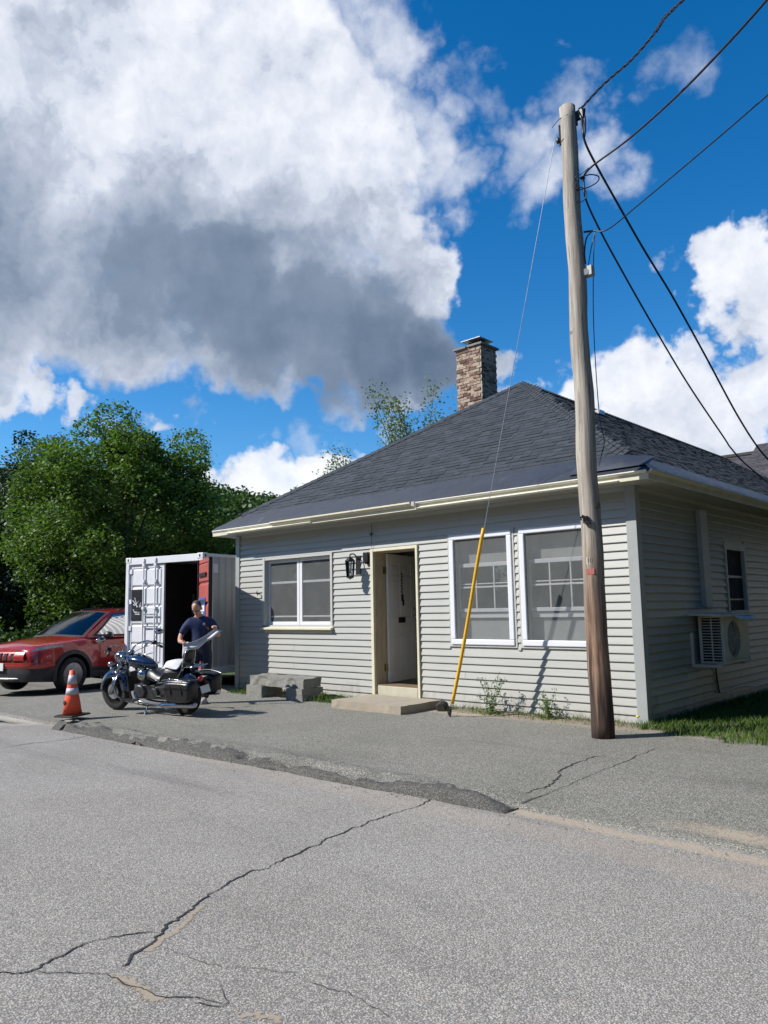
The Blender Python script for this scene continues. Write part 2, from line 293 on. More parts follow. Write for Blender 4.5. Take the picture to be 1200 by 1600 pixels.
# ------------------------------------------------------------------ geometry helpers
class G:
    def __init__(s): s.v = []; s.f = []; s.mi = []
    def add(s, vs, fs, mi=0):
        b = len(s.v); s.v += [tuple(p) for p in vs]; s.f += [tuple(i+b for i in f) for f in fs]; s.mi += [mi]*len(fs)
    def box(s, x0, x1, y0, y1, z0, z1, mi=0):
        s.add([(x0,y0,z0),(x1,y0,z0),(x1,y1,z0),(x0,y1,z0),(x0,y0,z1),(x1,y0,z1),(x1,y1,z1),(x0,y1,z1)],
              [(0,3,2,1),(4,5,6,7),(0,1,5,4),(1,2,6,5),(2,3,7,6),(3,0,4,7)], mi); return s
    def obox(s, c, size, rot=(0,0,0), mi=0):
        m = Euler(rot).to_matrix(); c = Vector(c); h = [k/2 for k in size]
        P = [c + m @ Vector((a*h[0], b*h[1], d*h[2])) for d in (-1,1) for a, b in ((-1,-1),(1,-1),(1,1),(-1,1))]
        s.add(P, [(0,3,2,1),(4,5,6,7),(0,1,5,4),(1,2,6,5),(2,3,7,6),(3,0,4,7)], mi); return s
    def tube(s, pts, r, n=8, cap=True, mi=0, closed=False):
        pts = [Vector(p) for p in pts]; k = len(pts); rs = r if isinstance(r, (list, tuple)) else [r]*k
        b = len(s.v); prev = None
        for i, p in enumerate(pts):
            if closed: t = pts[(i+1) % k] - pts[i-1]
            else: t = pts[min(i+1, k-1)] - pts[max(i-1, 0)]
            t.normalize()
            if prev is None:
                a = t.orthogonal().normalized()
            else:
                a = (prev - t*prev.dot(t)).normalized()
            prev = a; c = t.cross(a)
            for j in range(n):
                an = 2*math.pi*j/n; s.v.append(tuple(p + (a*math.cos(an) + c*math.sin(an))*rs[i]))
        for i in range(k if closed else k-1):
            i2 = (i+1) % k
            for j in range(n):
                j2 = (j+1) % n; s.f.append((b+i*n+j, b+i*n+j2, b+i2*n+j2, b+i2*n+j)); s.mi.append(mi)
        if cap and not closed:
            s.f.append(tuple(b+j for j in reversed(range(n)))); s.mi.append(mi)
            s.f.append(tuple(b+(k-1)*n+j for j in range(n))); s.mi.append(mi)
        return s
    def cyl(s, p0, p1, r0, r1=None, n=12, mi=0): return s.tube([p0, p1], [r0, r0 if r1 is None else r1], n, True, mi)
    def lathe(s, prof, c=(0,0,0), axis=(0,0,1), n=20, mi=0):
        q = Vector((0,0,1)).rotation_difference(Vector(axis)).to_matrix(); c = Vector(c); b = len(s.v); k = len(prof)
        for r, h in prof:
            for j in range(n):
                a = 2*math.pi*j/n; s.v.append(tuple(c + q @ Vector((r*math.cos(a), r*math.sin(a), h))))
        for i in range(k-1):
            for j in range(n):
                j2 = (j+1) % n; s.f.append((b+i*n+j, b+i*n+j2, b+(i+1)*n+j2, b+(i+1)*n+j)); s.mi.append(mi)
        if prof[0][0] > 1e-4: s.f.append(tuple(b+j for j in reversed(range(n)))); s.mi.append(mi)
        if prof[-1][0] > 1e-4: s.f.append(tuple(b+(k-1)*n+j for j in range(n))); s.mi.append(mi)
        return s
    def ell(s, c, rad, nu=14, nv=9, rot=(0,0,0), mi=0):
        m = Euler(rot).to_matrix(); c = Vector(c); b = len(s.v)
        for i in range(nv+1):
            t = math.pi*i/nv
            for j in range(nu):
                a = 2*math.pi*j/nu
                s.v.append(tuple(c + m @ Vector((rad[0]*math.sin(t)*math.cos(a), rad[1]*math.sin(t)*math.sin(a), rad[2]*math.cos(t)))))
        for i in range(nv):
            for j in range(nu):
                j2 = (j+1) % nu; s.f.append((b+i*nu+j, b+(i+1)*nu+j, b+(i+1)*nu+j2, b+i*nu+j2)); s.mi.append(mi)
        return s
    def grid(s, fn, nu, nv, mi=0, flip=False):
        b = len(s.v)
        for i in range(nu+1):
            for j in range(nv+1): s.v.append(tuple(fn(i/nu, j/nv)))
        for i in range(nu):
            for j in range(nv):
                q = (b+i*(nv+1)+j, b+(i+1)*(nv+1)+j, b+(i+1)*(nv+1)+j+1, b+i*(nv+1)+j+1)
                s.f.append(q[::-1] if flip else q); s.mi.append(mi)
        return s
    def slab(s, poly, nrm, th, mi=0):
        """polygon (3-D points) given a thickness th along nrm"""
        nrm = Vector(nrm)*th; k = len(poly); A = [Vector(p) for p in poly]; B = [p+nrm for p in A]
        s.add(A+B, [tuple(reversed(range(k))), tuple(range(k, 2*k))] + [(i, (i+1) % k, k+(i+1) % k, k+i) for i in range(k)], mi); return s
    def mesh(s, name, mats, smooth=False):
        me = bpy.data.meshes.new(name); me.from_pydata(s.v, [], s.f)
        for m in (mats if isinstance(mats, (list, tuple)) else [mats]): me.materials.append(m)
        me.polygons.foreach_set('material_index', s.mi)
        if smooth: me.polygons.foreach_set('use_smooth', [True]*len(s.f))
        me.update(); return me
    def build(s, name, mats, parent=None, smooth=False, bevel=0, angle=35, sub=0, **tags):
        me = s.mesh(name, mats, smooth)
        return put(me, name, parent, bevel=bevel, angle=angle, smooth=smooth, sub=sub, **tags)
def put(me, name, parent=None, loc=None, rot=None, bevel=0, angle=35, smooth=False, sub=0, **tags):
    o = bpy.data.objects.new(name, me); COL.objects.link(o)
    if parent: o.parent = parent
    if loc is not None: o.location = loc
    if rot is not None: o.rotation_euler = rot
    if bevel:
        b = o.modifiers.new('bevel', 'BEVEL'); b.width = bevel; b.segments = 2; b.limit_method = 'ANGLE'; b.angle_limit = R(angle)
    if sub:
        b = o.modifiers.new('sub', 'SUBSURF'); b.levels = b.render_levels = sub
    for k, v in tags.items():
        if v is not None: o['category' if k == 'cat' else k] = v
    return o
def autosmooth(o, deg=35):
    me = o.data
    me.polygons.foreach_set('use_smooth', [True]*len(me.polygons))
    try: me.set_sharp_from_angle(angle=R(deg))
    except Exception: pass
    return o
def thing(name, label, cat, loc=(0,0,0), rot=(0,0,0), group=None):
    o = bpy.data.objects.new(name, None); COL.objects.link(o); o.empty_display_size = .2
    o.location = loc; o.rotation_euler = rot; o['label'] = label; o['category'] = cat
    if group: o['group'] = group
    return o
def crv(pts, n=8):
    """Catmull-Rom through points"""
    P = [Vector(p) for p in pts]; out = []
    for i in range(len(P)-1):
        a = P[max(i-1, 0)]; b = P[i]; c = P[i+1]; d = P[min(i+2, len(P)-1)]
        for k in range(n):
            t = k/n; out.append(.5*((2*b) + (c-a)*t + (2*a-5*b+4*c-d)*t*t + (3*b-a-3*c+d)*t**3))
    return out + [P[-1]]
def hash01(x, y): return (math.sin(x*127.1 + y*311.7)*43758.5453) % 1.0
def vnoise(x, y):
    xi, yi = math.floor(x), math.floor(y); fx, fy = x-xi, y-yi; fx = fx*fx*(3-2*fx); fy = fy*fy*(3-2*fy)
    return (hash01(xi,yi)*(1-fx)+hash01(xi+1,yi)*fx)*(1-fy) + (hash01(xi,yi+1)*(1-fx)+hash01(xi+1,yi+1)*fx)*fy
def sstep(a, b, x):
    t = min(1, max(0, (x-a)/(b-a))); return t*t*(3-2*t)

# ------------------------------------------------------------------ ground, road, lot, kerb
def yedge(x): return -4.30 - .03*(x-.6)*(-1) if False else -4.30 + .03*(x-.6)
def zroad(x, y): return -.075 + .012*(vnoise(x*.5, y*.5)-.5)
def zlot(x, y):
    z = .012*(vnoise(x*.9+9, y*.9)-.5)*sstep(-.1, -.6, y)
    z -= .045*sstep(-3.0, -4.3, y) + .13*sstep(-9.5, -13.5, x)
    if y < -3.4: z -= .02*sstep(.6, 1.4, x)*sstep(-3.4, -4.3, y)
    return z
g = G(); g.box(-900, 900, -900, 900, -1.2, -.28)
go = g.build('ground', mat('field_soil', (.07, .08, .035), .95, var=.3, scale=.5), kind='structure')
def sheet(name, xs, ys, zf, m):
    g = G(); nx, ny = len(xs), len(ys)
    for x in xs:
        for y in ys: g.v.append((x, y if not callable(y) else y(x), zf(x, y if not callable(y) else y(x))))
    for i in range(nx-1):
        for j in range(ny-1): g.f.append((i*ny+j, (i+1)*ny+j, (i+1)*ny+j+1, i*ny+j+1)); g.mi.append(0)
    return g.build(name, m, smooth=True, kind='structure')
xs = [-220, -120, -60, -40, -30, -24] + [-20+i*.5 for i in range(64)] + [14, 20, 40, 90, 220]
sheet('road', xs, [-60, -30, -18, -14] + [-12+i*.4 for i in range(19)] + [lambda x: yedge(x)-.25, lambda x: yedge(x)+.12], zroad, m_road)
xs2 = [-40, -30, -24] + [-20+i*.25 for i in range(100)] + [5+i for i in range(12)]
def lotz(x, y):
    if y <= yedge(x)+.001: return -.12
    return zlot(x, y)
sheet('parking_lot', xs2, [lambda x: yedge(x), lambda x: yedge(x)+.03, lambda x: yedge(x)+.10, lambda x: yedge(x)+.22] + [-3.9+i*.2 for i in range(20)] + [.3], lotz, m_lot)
# side yard and back yard soil under the grass
sheet('yard', [.0+i*.5 for i in range(40)], [-.75+i*.75 for i in range(40)], lambda x, y: .012 - .035*y*.25 if y > -.3 and y < 4 else .012-.04, mat('yard_soil', (.085, .07, .035), .95, var=.3, scale=4))
sheet('back_yard', [-45+i*2.25 for i in range(17)], [.35+i*2.5 for i in range(16)], lambda x, y: -.1+.02*vnoise(x, y), mat('yard_turf', (.05, .075, .022), .95, var=.35, scale=3))

# asphalt kerb (rolled berm) with crumbling lip, broken at its left end
def berm(x0, x1, seed, tilt=0):
    g = G(); n = int((x1-x0)/.045); prof = [(-.20, -.02), (-.185, .02), (-.17, .045), (-.14, .062), (-.12, .082), (-.08, .092), (-.04, .105), (.0, .107), (.05, .108), (.09, .10), (.14, .09), (.20, .078), (.26, .06), (.42, .035)]; NP = len(prof)-1
    for i in range(n+1):
        x = x0+(x1-x0)*i/n; e = yedge(x); fade = sstep(.95, .45, x)
        for k, (dy, dz) in enumerate(prof):
            j = .055*(vnoise(x*2.2+seed, k*1.7)-.5) + .035*(vnoise(x*12+seed, k*3.1)-.5) + .035*(vnoise(x*30+seed, k*9.1)-.5)
            cr = .085*max(0, vnoise(x*2.7+3, k*.8+seed)-.58)*2 + .03*max(0, vnoise(x*9, k*2.3+seed)-.6)
            zb = zlot(x, e+dy) if dy > 0 else -.09
            tw_ = .05*(vnoise(x*1.6+seed, k*.9+4)-.5) - .045*max(0, vnoise(x*.9, k*1.9+seed)-.66)*3
            z = (zb if k == NP else -.085+dz*fade*1.05) + (j*.6-cr+tw_)*fade*(0 if k in (0, NP) else 1)
            if k >= 9: z = max(z, zlot(x, e+dy)+.004 if k < NP else z)
            g.v.append((x, e+dy+.5*j+.03*(vnoise(x*1.1, seed)-.5), z + tilt*(x-x0)))
    m = len(prof)
    for i in range(n):
        x = x0+(x1-x0)*i/n; lim = 5.5+4.5*(vnoise(x*1.4+seed, 8)-.4)+2.5*(vnoise(x*7, seed)-.5)
        for k in range(m-1): g.f.append((i*m+k, (i+1)*m+k, (i+1)*m+k+1, i*m+k+1)); g.mi.append(0 if k < lim else 1)
    g.f.append(tuple(range(m))); g.mi.append(0); g.f.append(tuple(n*m+k for k in reversed(range(m)))); g.mi.append(0)
    return g
berm(-6.62, .80, 1).build('kerb', [m_kerb, m_lot], smooth=True, kind='structure')
berm(-6.93, -6.69, 4, .05).build('kerb', [m_kerb, m_lot], smooth=False, kind='structure')

# cracks: thin jagged dark strips laid just above the paving
m_crack = mat('crack_dark', (.030, .028, .025), .98, var=.3)
m_sandfill = mat('crack_sand', (.33, .27, .20), .95, var=.25, scale=20, bump=.4, bscale=90)
def pz(u, v, z=0.0):
    d = ray(u, v); return CAM + d*((z-CAM.z)/d.z)
def crack(pts, w, zf, m, jag=.02, name='crack', seed=0, up_=.004, off=(0, 0)):
    P = crv([Vector((p.x+off[0], p.y+off[1], 0)) for p in pts], 14); g = G(); rr = random.Random(seed)
    sand_ = m is not m_crack; L = []; nacr = 5 if sand_ else 2; edge = []
    s_acc = 0.0
    for i, p in enumerate(P):
        if i: s_acc += (p-P[i-1]).length
        t = (P[min(i+1, len(P)-1)] - P[max(i-1, 0)]).normalized(); nrm = Vector((-t.y, t.x, 0))
        wob = (vnoise(s_acc*9+seed*3, seed)-.5)*1.1 + (vnoise(s_acc*31+seed, seed+5)-.5)*.8 + (rr.random()-.5)*.25
        q = p + nrm*wob*jag; endf = min(1, s_acc/.15+.1)*min(1, (len(P)-1-i)/5+.1)
        ww = w*(.18+.85*vnoise(s_acc*6+seed, seed+2)+.3*rr.random())*endf if not sand_ else w*2.2*(.5+.8*vnoise(s_acc*3, seed))*endf
        for k in range(nacr):
            f = k/(nacr-1)-.5; a = q + nrm*ww*f; L.append((a.x, a.y, zf(a.x, a.y)+up_)); edge.append((1-abs(f)*2)*endf)
    g.v = L
    for i in range(len(P)-1):
        for k in range(nacr-1): g.f.append((nacr*i+k, nacr*(i+1)+k, nacr*(i+1)+k+1, nacr*i+k+1)); g.mi.append(0)
    o = g.build(name, m, kind='structure')
    if sand_:
        at = o.data.attributes.new('edge', 'FLOAT', 'POINT'); at.data.foreach_set('value', edge)
    return o
def sand_mat():
    m = bpy.data.materials.new('crack_sand'); m.use_nodes = True; t = NT(m.node_tree)
    v = t.n('ShaderNodeTexCoord').outputs['Object']; at = t.n('ShaderNodeAttribute'); at.attribute_name = 'edge'
    b = t.n('ShaderNodeBsdfPrincipled'); b.inputs['Roughness'].default_value = .95
    t.l(t.mix(t.noise(v, 60, 4), (.30, .245, .18), (.42, .35, .27)), b.inputs['Base Color'])
    f = t.mr(t.math('ADD', at.outputs['Fac'], t.math('MULTIPLY', t.math('SUBTRACT', t.noise(v, 45, 5, .75), .5), 2.2)), .45, .75)
    tr = t.n('ShaderNodeBsdfTransparent'); mx = t.n('ShaderNodeMixShader'); t.l(t.math('MULTIPLY', f, .85), mx.inputs[0]); t.l(tr.outputs[0], mx.inputs[1]); t.l(b.outputs[0], mx.inputs[2])
    o = t.n('ShaderNodeOutputMaterial'); t.l(mx.outputs[0], o.inputs[0]); return m
m_sandfill = sand_mat()
ZR = -.075
def PR(*uv): return [pz(u, v, ZR) for u, v in uv]
def PL(*uv): return [pz(u, v, -.02) for u, v in uv]
main_c = PR((678,1243),(660,1256),(600,1276),(540,1300),(490,1322),(430,1350),(380,1368),(345,1388),(310,1415),(280,1435),(255,1458),(215,1492),(185,1512))
crack(main_c, .016, zroad, m_crack, .035, seed=1)
crack(PR((335,1404),(310,1422),(285,1445),(262,1464),(240,1480),(232,1486)), .05, zroad, m_sandfill, .02, 'sand_streak', 3, .0025, off=(.012, -.02))
crack(PR((255,1458),(200,1462),(150,1470),(115,1484),(80,1502),(45,1522),(0,1521),(-40,1524)), .011, zroad, m_crack, .025, seed=4)
crack(PR((45,1520),(100,1521),(160,1524),(200,1538),(250,1558),(300,1562),(350,1572)), .007, zroad, m_crack, .022, seed=5)
crack(PR((165,1516),(190,1530),(230,1552),(262,1566)), .05, zroad, m_sandfill, .03, 'sand_streak', 6, .0025)
crack(PR((255,1478),(300,1502),(350,1512),(430,1518),(500,1540),(560,1562),(620,1592)), .004, zroad, m_crack, .03, seed=7)
crack(PR((345,1535),(350,1560),(345,1574),(300,1570)), .008, zroad, m_crack, .02, seed=8)
crack(PR((350,1575),(400,1590),(440,1604)), .05, zroad, m_sandfill, .05, 'sand_streak', 9, .0025)
crack(PR((0,1170),(40,1163),(90,1157),(140,1150)), .018, zroad, m_crack, .03, seed=10)
crack(PL((785,1252),(810,1240),(850,1230),(872,1220),(884,1202),(940,1183)), .018, lambda x, y: zlot(x, y), m_crack, .04, seed=12)
crack(PL((785,1254),(850,1240),(905,1222),(960,1200),(1035,1168)), .008, lambda x, y: zlot(x, y), m_crack, .03, seed=13)

# ------------------------------------------------------------------ the building
B = thing('roadside_building', 'single storey grey clapboard building with dark hip roof and brick chimney', 'building', (0, 0, 0))
XL, XR, DEP = -8.84, 0.0, 17.0
WT = 3.17
OPEN = {'L': (-7.90, -5.93, 1.30, 2.615), 'D': (-4.83, -3.85, .02, 2.585), 'A': (-3.10, -1.985, 1.04, 2.705), 'C': (-1.775, -.655, 1.04, 2.705)}
SIDEOPEN = {'S': (3.32, 4.25, 1.42, 2.56)}
E0, EX = .02, .1143
# wall core with openings
def wallcore(a0, a1, z1, openings, th, fn):
    g = G(); xsn = sorted({a0, a1, *[o[0] for o in openings], *[o[1] for o in openings]})
    for i in range(len(xsn)-1):
        m_ = (xsn[i]+xsn[i+1])/2; op = [o for o in openings if o[0] < m_ < o[1]]
        if op:
            if op[0][2] > 0: g.v, g.f = g.v, g.f; fn(g, xsn[i], xsn[i+1], -.1, op[0][2])
            fn(g, xsn[i], xsn[i+1], op[0][3], z1)
        else: fn(g, xsn[i], xsn[i+1], -.1, z1)
    return g
wf = wallcore(XL, XR, WT, list(OPEN.values()), .2, lambda g, a, b, c, d: g.box(a, b, 0, .2, c, d)).build('wall', m_trimgrey, B)
ws = wallcore(.2, DEP, WT, list(SIDEOPEN.values()), .2, lambda g, a, b, c, d: g.box(-.2, 0, a, b, c, d)).build('wall', m_trimgrey, B)
wl = G().box(XL, XL+.2, .2, DEP, -.1, WT).build('wall', m_trimgrey, B)
G().box(XL+.2, -.2, DEP-.2, DEP, -.1, WT).build('wall', m_trimgrey, B)
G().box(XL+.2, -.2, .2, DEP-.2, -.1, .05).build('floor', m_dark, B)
G().box(XL+.2, -.2, .2, DEP-.2, 3.0, 3.04).build('ceiling', mat('ceiling_board', (.3, .3, .29), .9), B)
# room partitions behind door and windows
G().box(XL+.2, -.2, 3.4, 3.5, .06, 2.99).build('partition', mat('plaster', (.32, .32, .30), .9), B)
G().box(-5.15, -5.05, .2, 3.39, .06, 2.99).build('partition', MATS['plaster'], B)
G().box(-3.55, -3.45, .2, 3.39, .06, 2.99).build('partition', MATS['plaster'], B)
# siding boards, one object each
bm_cache = {}
def board(a0, a1, side):
    k = (round(a0, 3), round(a1, 3), side)
    if k not in bm_cache:
        g = G(); sec = [(0, .002), (.008, .004), (.026, -.004), (.028, .004), (.004, EX+.004), (0, EX+.004)]
        if side == 'F': A = [(a0, -o, z) for o, z in sec]; Bq = [(a1, -o, z) for o, z in sec]
        else: A = [(o, a0, z) for o, z in sec]; Bq = [(o, a1, z) for o, z in sec]
        n = len(sec); fs = [tuple(range(n)), tuple(reversed(range(n, 2*n)))] + [(i, n+i, n+(i+1) % n, (i+1) % n) for i in range(n)]
        if side == 'S': fs = [f[::-1] for f in fs]
        g.add(A+Bq, fs); bm_cache[k] = g.mesh('siding_board', m_siding)
    return bm_cache[k]
def side_rows(a0, a1, openings, side, parent, splits):
    for k in range(28):
        z = E0+k*EX
        if z+EX > WT+.02: break
        segs = [(a0, a1)]
        for o in openings:
            if min(z+EX, o[3]-.03) - max(z, o[2]+.03) > 0:
                segs = [q for s0, s1 in segs for q in ((s0, min(s1, o[0]-.004)), (max(s0, o[1]+.004), s1)) if q[1]-q[0] > .03]
        for s0, s1 in segs:
            cuts = [s0, s1]
            for L in splits(k):
                if s0+.5 < L < s1-.5: cuts.append(L)
            cuts.sort()
            for c0, c1 in zip(cuts[:-1], cuts[1:]):
                o = put(board(c0, c1-(.005 if c1 != s1 else 0), side), 'siding_board', parent, loc=(0, 0, z))
ofr = [(o[0]-(.0 if n in 'LD' else .075), o[1]+(.0 if n in 'LD' else .075), o[2]-(0 if n in 'LD' else .05), o[3]+(0 if n in 'LD' else .05)) for n, o in OPEN.items()]
ofr[1] = (-4.90, -3.80, -.1, 2.62); ofr[0] = (-7.95, -5.90, 1.27, 2.64)
side_rows(XL+.10, -.105, ofr, 'F', wf, lambda k: [[-3.4], [-7.0, -2.9], [-5.2]][k % 3] if k % 4 != 1 or k > 22 else [])
side_rows(.10, 12.0, [(o[0]-.04, o[1]+.04, o[2]-.03, o[3]+.03) for o in SIDEOPEN.values()], 'S', ws, lambda k: [[3.66, 7.3], [1.4, 5.2, 8.9], [2.6, 6.3]][k % 3])
# foundation strip
G().box(XL+.05, -.05, -.012, 0.001-.002, -.1, .025).build('foundation', m_concrete, wf)
# corner posts
G().box(-.105, .042, -.042, 0-.0005, .0, WT).box(.0005, .042, -.0005, .100, .0, WT).build('corner_post', m_corner, B, bevel=.004)
G().box(XL-.03, XL+.10, -.042, -.0005, .0, WT).box(XL-.03, XL-.001, -.0005, .1, .0, WT).build('corner_post', m_corner, B, bevel=.004)

# ---- windows
def frame_ring(g, x0, x1, z0, z1, w, y0, y1, mi=0):
    g.box(x0, x1, y0, y1, z1-w, z1, mi); g.box(x0, x1, y0, y1, z0, z0+w, mi)
    g.box(x0, x0+w, y0+.001, y1-.001, z0+w, z1-w, mi); g.box(x1-w, x1, y0+.001, y1-.001, z0+w, z1-w, mi)
def big_window(o, lab):
    x0, x1, z0, z1 = o
    w = G(); frame_ring(w, x0-.035, x1+.035, z0-.04, z1+.035, .085, -.052, .03)
    wo = w.build('window', m_white, B, bevel=.012, label=lab)
    g = G(); frame_ring(g, x0-.075, x1+.075, z0-.075, z1+.07, .055, -.030, -.001)
    g.build('casing', m_trimgrey, wo, bevel=.006)
    xi0, xi1, zi0, zi1 = x0+.045, x1-.045, z0+.045, z1-.045
    H = zi1-zi0
    za, zm, zb = zi0+.735*H, zi0+.512*H, zi0+.285*H     # sash rails
    g = G(); ys = .085
    g.box(xi0, xi1, ys, ys+.03, za-.03, za+.03); g.box(xi0, xi1, ys, ys+.03, zb-.03, zb+.025)
    g.box(xi0, xi1, ys-.004, ys+.028, zm-.012, zm+.014); g.box(xi0+.04, xi1-.04, ys+.01, ys+.03, zm+.045, zm+.062)
    g.box(xi0, xi0+.028, ys+.001, ys+.029, zb+.025, za-.03); g.box(xi1-.028, xi1, ys+.001, ys+.029, zb+.025, za-.03)
    g.box(xi0, xi1, ys+.035, ys+.05, zb-.12, zb-.045)
    g.build('sash', m_white, wo, bevel=.003)
    g = G()
    for f in (1/3, 2/3):
        xm = xi0+(xi1-xi0)*f; g.box(xm-.011, xm+.011, ys+.002, ys+.022, zb+.025, za-.03)
    g.build('muntin', m_white, wo)
    for k in range(3):
        for r_ in range(2):
            a = xi0+.028+(xi1-xi0-.056)*k/3; b = a+(xi1-xi0-.056)/3
            c, d = ((zb+.025, zm-.012), (zm+.014, za-.03))[r_]
            G().box(a+.004, b-.004, ys+.012, ys+.016, c, d).build('pane', m_glass, wo)
    G().box(xi0-.001, xi1+.001, -.018, -.014, zi0-.001, zi1+.001).build('screen', m_screen, wo)
    G().box(xi0-.02, xi1+.02, .165, .175, zi0-.02, zi1+.02).build('blind', mat('grey_blind', (.33, .34, .335), .8, var=.05), wo)
    return wo
big_window(OPEN['A'], 'left of the two tall white framed windows')
big_window(OPEN['C'], 'right of the two tall white framed windows')
# left double window, set back, with projecting sill
x0, x1, z0, z1 = OPEN['L']
g = G(); g.box(x0-.05, x0+.012, -.045, .14, z0, z1+.03); g.box(x1-.012, x1+.04, -.045, .14, z0, z1+.03); g.box(x0+.012, x1-.012, -.04, .14, z1-.012, z1+.028)
wo = g.build('window', m_trimgrey, B, label='recessed double window with projecting cream sill')
G().slab([(x0-.05, -.10, z0-.05), (x0-.05, .14, z0+.0), (x0-.05, .14, z0-.06), (x0-.05, -.10, z0-.085)], (1, 0, 0), x1-x0+.10).box(x0-.0, x1+.0, -.028, -.001, z0-.15, z0-.087).build('sill', m_cream, wo, bevel=.004)
xm = (x0+x1)/2
for k, (a, b) in enumerate(((x0+.014, xm-.012), (xm+.012, x1-.014))):
    g = G(); frame_ring(g, a, b, z0+.002, z1-.014, .065, .05, .10); g.build('sash', m_white, wo, bevel=.006)
    zc = z0+.64*(z1-z0)
    g = G(); g.box(a+.066, b-.066, .07, .10, zc-.022, zc+.022); g.box(a+.066, b-.066, .072, .10, z0+.155, z0+.185); g.box(a+.066, b-.066, .082, .10, zc-.06, zc-.04)
    g.build('rail', m_white, wo)
    G().box(a+.064, b-.064, .074, .078, z0+.06, zc-.02).build('pane', m_glass, wo)
    G().box(a+.064, b-.064, .074, .078, zc+.02, z1-.07).build('pane', m_glass, wo)
    G().box(a+.06, b-.06, .060, .063, z0+.06, z1-.07).build('screen', m_screen, wo)
G().box(xm-.0115, xm+.0115, .052, .10, z0+.002, z1-.014).build('mullion', m_trimgrey, wo)
G().box(x0+.02, x1-.02, .22, .23, z0, z1).build('blind', mat('dark_blind', (.045, .045, .055), .8), wo)
# little black trinket by the left window
# side window
y0, y1, z0, z1 = SIDEOPEN['S']
g = G(); g.box(-.02, .035, y0-.04, y0+.03, z0-.03, z1+.03); g.box(-.02, .035, y1-.03, y1+.045, z0-.03, z1+.03); g.box(-.02, .034, y0+.03, y1-.03, z1-.10, z1+.03); g.box(-.02, .045, y0+.03, y1-.03, z0-.03, z0+.03)
wo = g.build('window', m_trimgrey, B, label='narrow dark window on the shaded side wall')
g = G(); zm = z0+.52*(z1-z0); g.box(-.06, -.02, y0+.03, y1-.03, zm-.02, zm+.02); g.box(-.06, -.02, y0+.03, y1-.03, z0+.20, z0+.225)
g.build('rail', m_trimgrey, wo)
G().box(-.045, -.041, y0+.03, y1-.03, z0, zm-.02).build('pane', m_glass, wo); G().box(-.045, -.041, y0+.03, y1-.03, zm+.02, z1-.1).build('pane', m_glass, wo)
G().box(-.036, -.033, y0+.03, y1-.03, z0, z1-.1).build('screen', mat('glare_cover', (.018, .019, .022), .9), wo)  # opaque dark sheet added to mute bright reflections in the panes
G().box(-.17, -.16, y0, y1, z0, z1).build('blind', mat('black_blind', (.02, .02, .025), .7), wo)

# ---- door
dx0, dx1, dz0, dz1 = -4.83, -3.85, .28, 2.585
g = G(); g.box(dx0-.065, dx0, -.055, -.0, 0.02, dz1+.05); g.box(dx1, dx1+.045, -.055, -.0, .02, dz1+.05); g.box(dx0, dx1, -.050, -.0, dz1, dz1+.05)
dr = g.build('door', m_cream, B, bevel=.004, label='white panelled entrance door standing ajar')
g = G(); g.box(dx0-.0, dx0+.022, .001, .26, dz0, dz1-.02); g.box(dx1-.022, dx1, .001, .26, dz0, dz1-.02); g.box(dx0, dx1, .001, .26, dz1-.02, dz1); g.box(dx0+.022, dx0+.04, .12, .16, dz0, dz1-.02)
g.build('jamb', mat('yellowed_jamb', (.42, .34, .22), .6, var=.15, stretch=(1, 1, .3), scale=12), dr)
G().box(dx0+.05, dx1-.03, -.03, .28, .03, .272).build('threshold', mat('threshold_paint', (.46, .43, .33), .6, var=.12), dr, bevel=.006)
G().box(dx0+.02, dx1-.02, -.01, .30, .273, .29).build('sill_plate', mat('worn_wood', (.16, .11, .06), .7), dr)
ang = R(101); ca, sa = math.cos(ang), math.sin(ang)
def dl(a, t, z):       # along leaf, thickness outward (towards street), height
    return (dx0+.065+a*ca + t*sa, .25+a*sa - t*ca, z)
W_, H0, H1 = .96, dz0+.02, dz1-.03
g = G()
def lbox(g, a0, a1, t0, t1, z0, z1, mi=0):
    P = [dl(a, t, z) for z in (z0, z1) for a, t in ((a0, t1), (a1, t1), (a1, t0), (a0, t0))]
    g.add(P, [(0,3,2,1),(4,5,6,7),(0,1,5,4),(1,2,6,5),(2,3,7,6),(3,0,4,7)], mi)
lbox(g, 0, W_, -.03, .0, H0, H1)
cols = [(.0, .115), (.415, .515), (.815, W_)]; hh = H1-H0
rows = [(0, .09), (.36, .50), (.80, .835), (.925, 1.0)]
for a0, a1 in cols: lbox(g, a0, a1, 0, .012, H0, H1)
for r0, r1 in rows:
    for a0, a1 in ((.115, .415), (.515, .815)): lbox(g, a0, a1, 0, .0118, H0+r0*hh, H0+r1*hh)
g.build('leaf', m_door, dr, bevel=.003)
for r0, r1 in ((.09, .36), (.50, .80), (.835, .925)):
    for a0, a1 in ((.115, .415), (.515, .815)):
        g = G(); lbox(g, a0+.035, a1-.035, 0, .008, H0+r0*hh+.035, H0+r1*hh-.035) if r1-r0 > .1 else lbox(g, a0+.03, a1-.03, 0, .008, H0+r0*hh+.03, H0+r1*hh-.03)
        g.build('panel', m_door, dr, bevel=.004)
g = G(); lbox(g, .34, .58, .012, .018, H0+.455*hh, H0+.50*hh); g.build('mail_slot', m_black, dr)
g = G()
for k in range(7): g.ell(dl(.462+(.006 if k % 2 else -.006), .024, H0+(.845-k*.024)*hh), (.016, .012, .026), 8, 6)
g.obox(dl(.472, .026, H0+.655*hh), (.05, .02, .13), (0, 0, ang)); g.obox(dl(.50, .026, H0+.615*hh), (.035, .02, .10), (0, 0, ang))
g.build('knocker', m_black, dr)
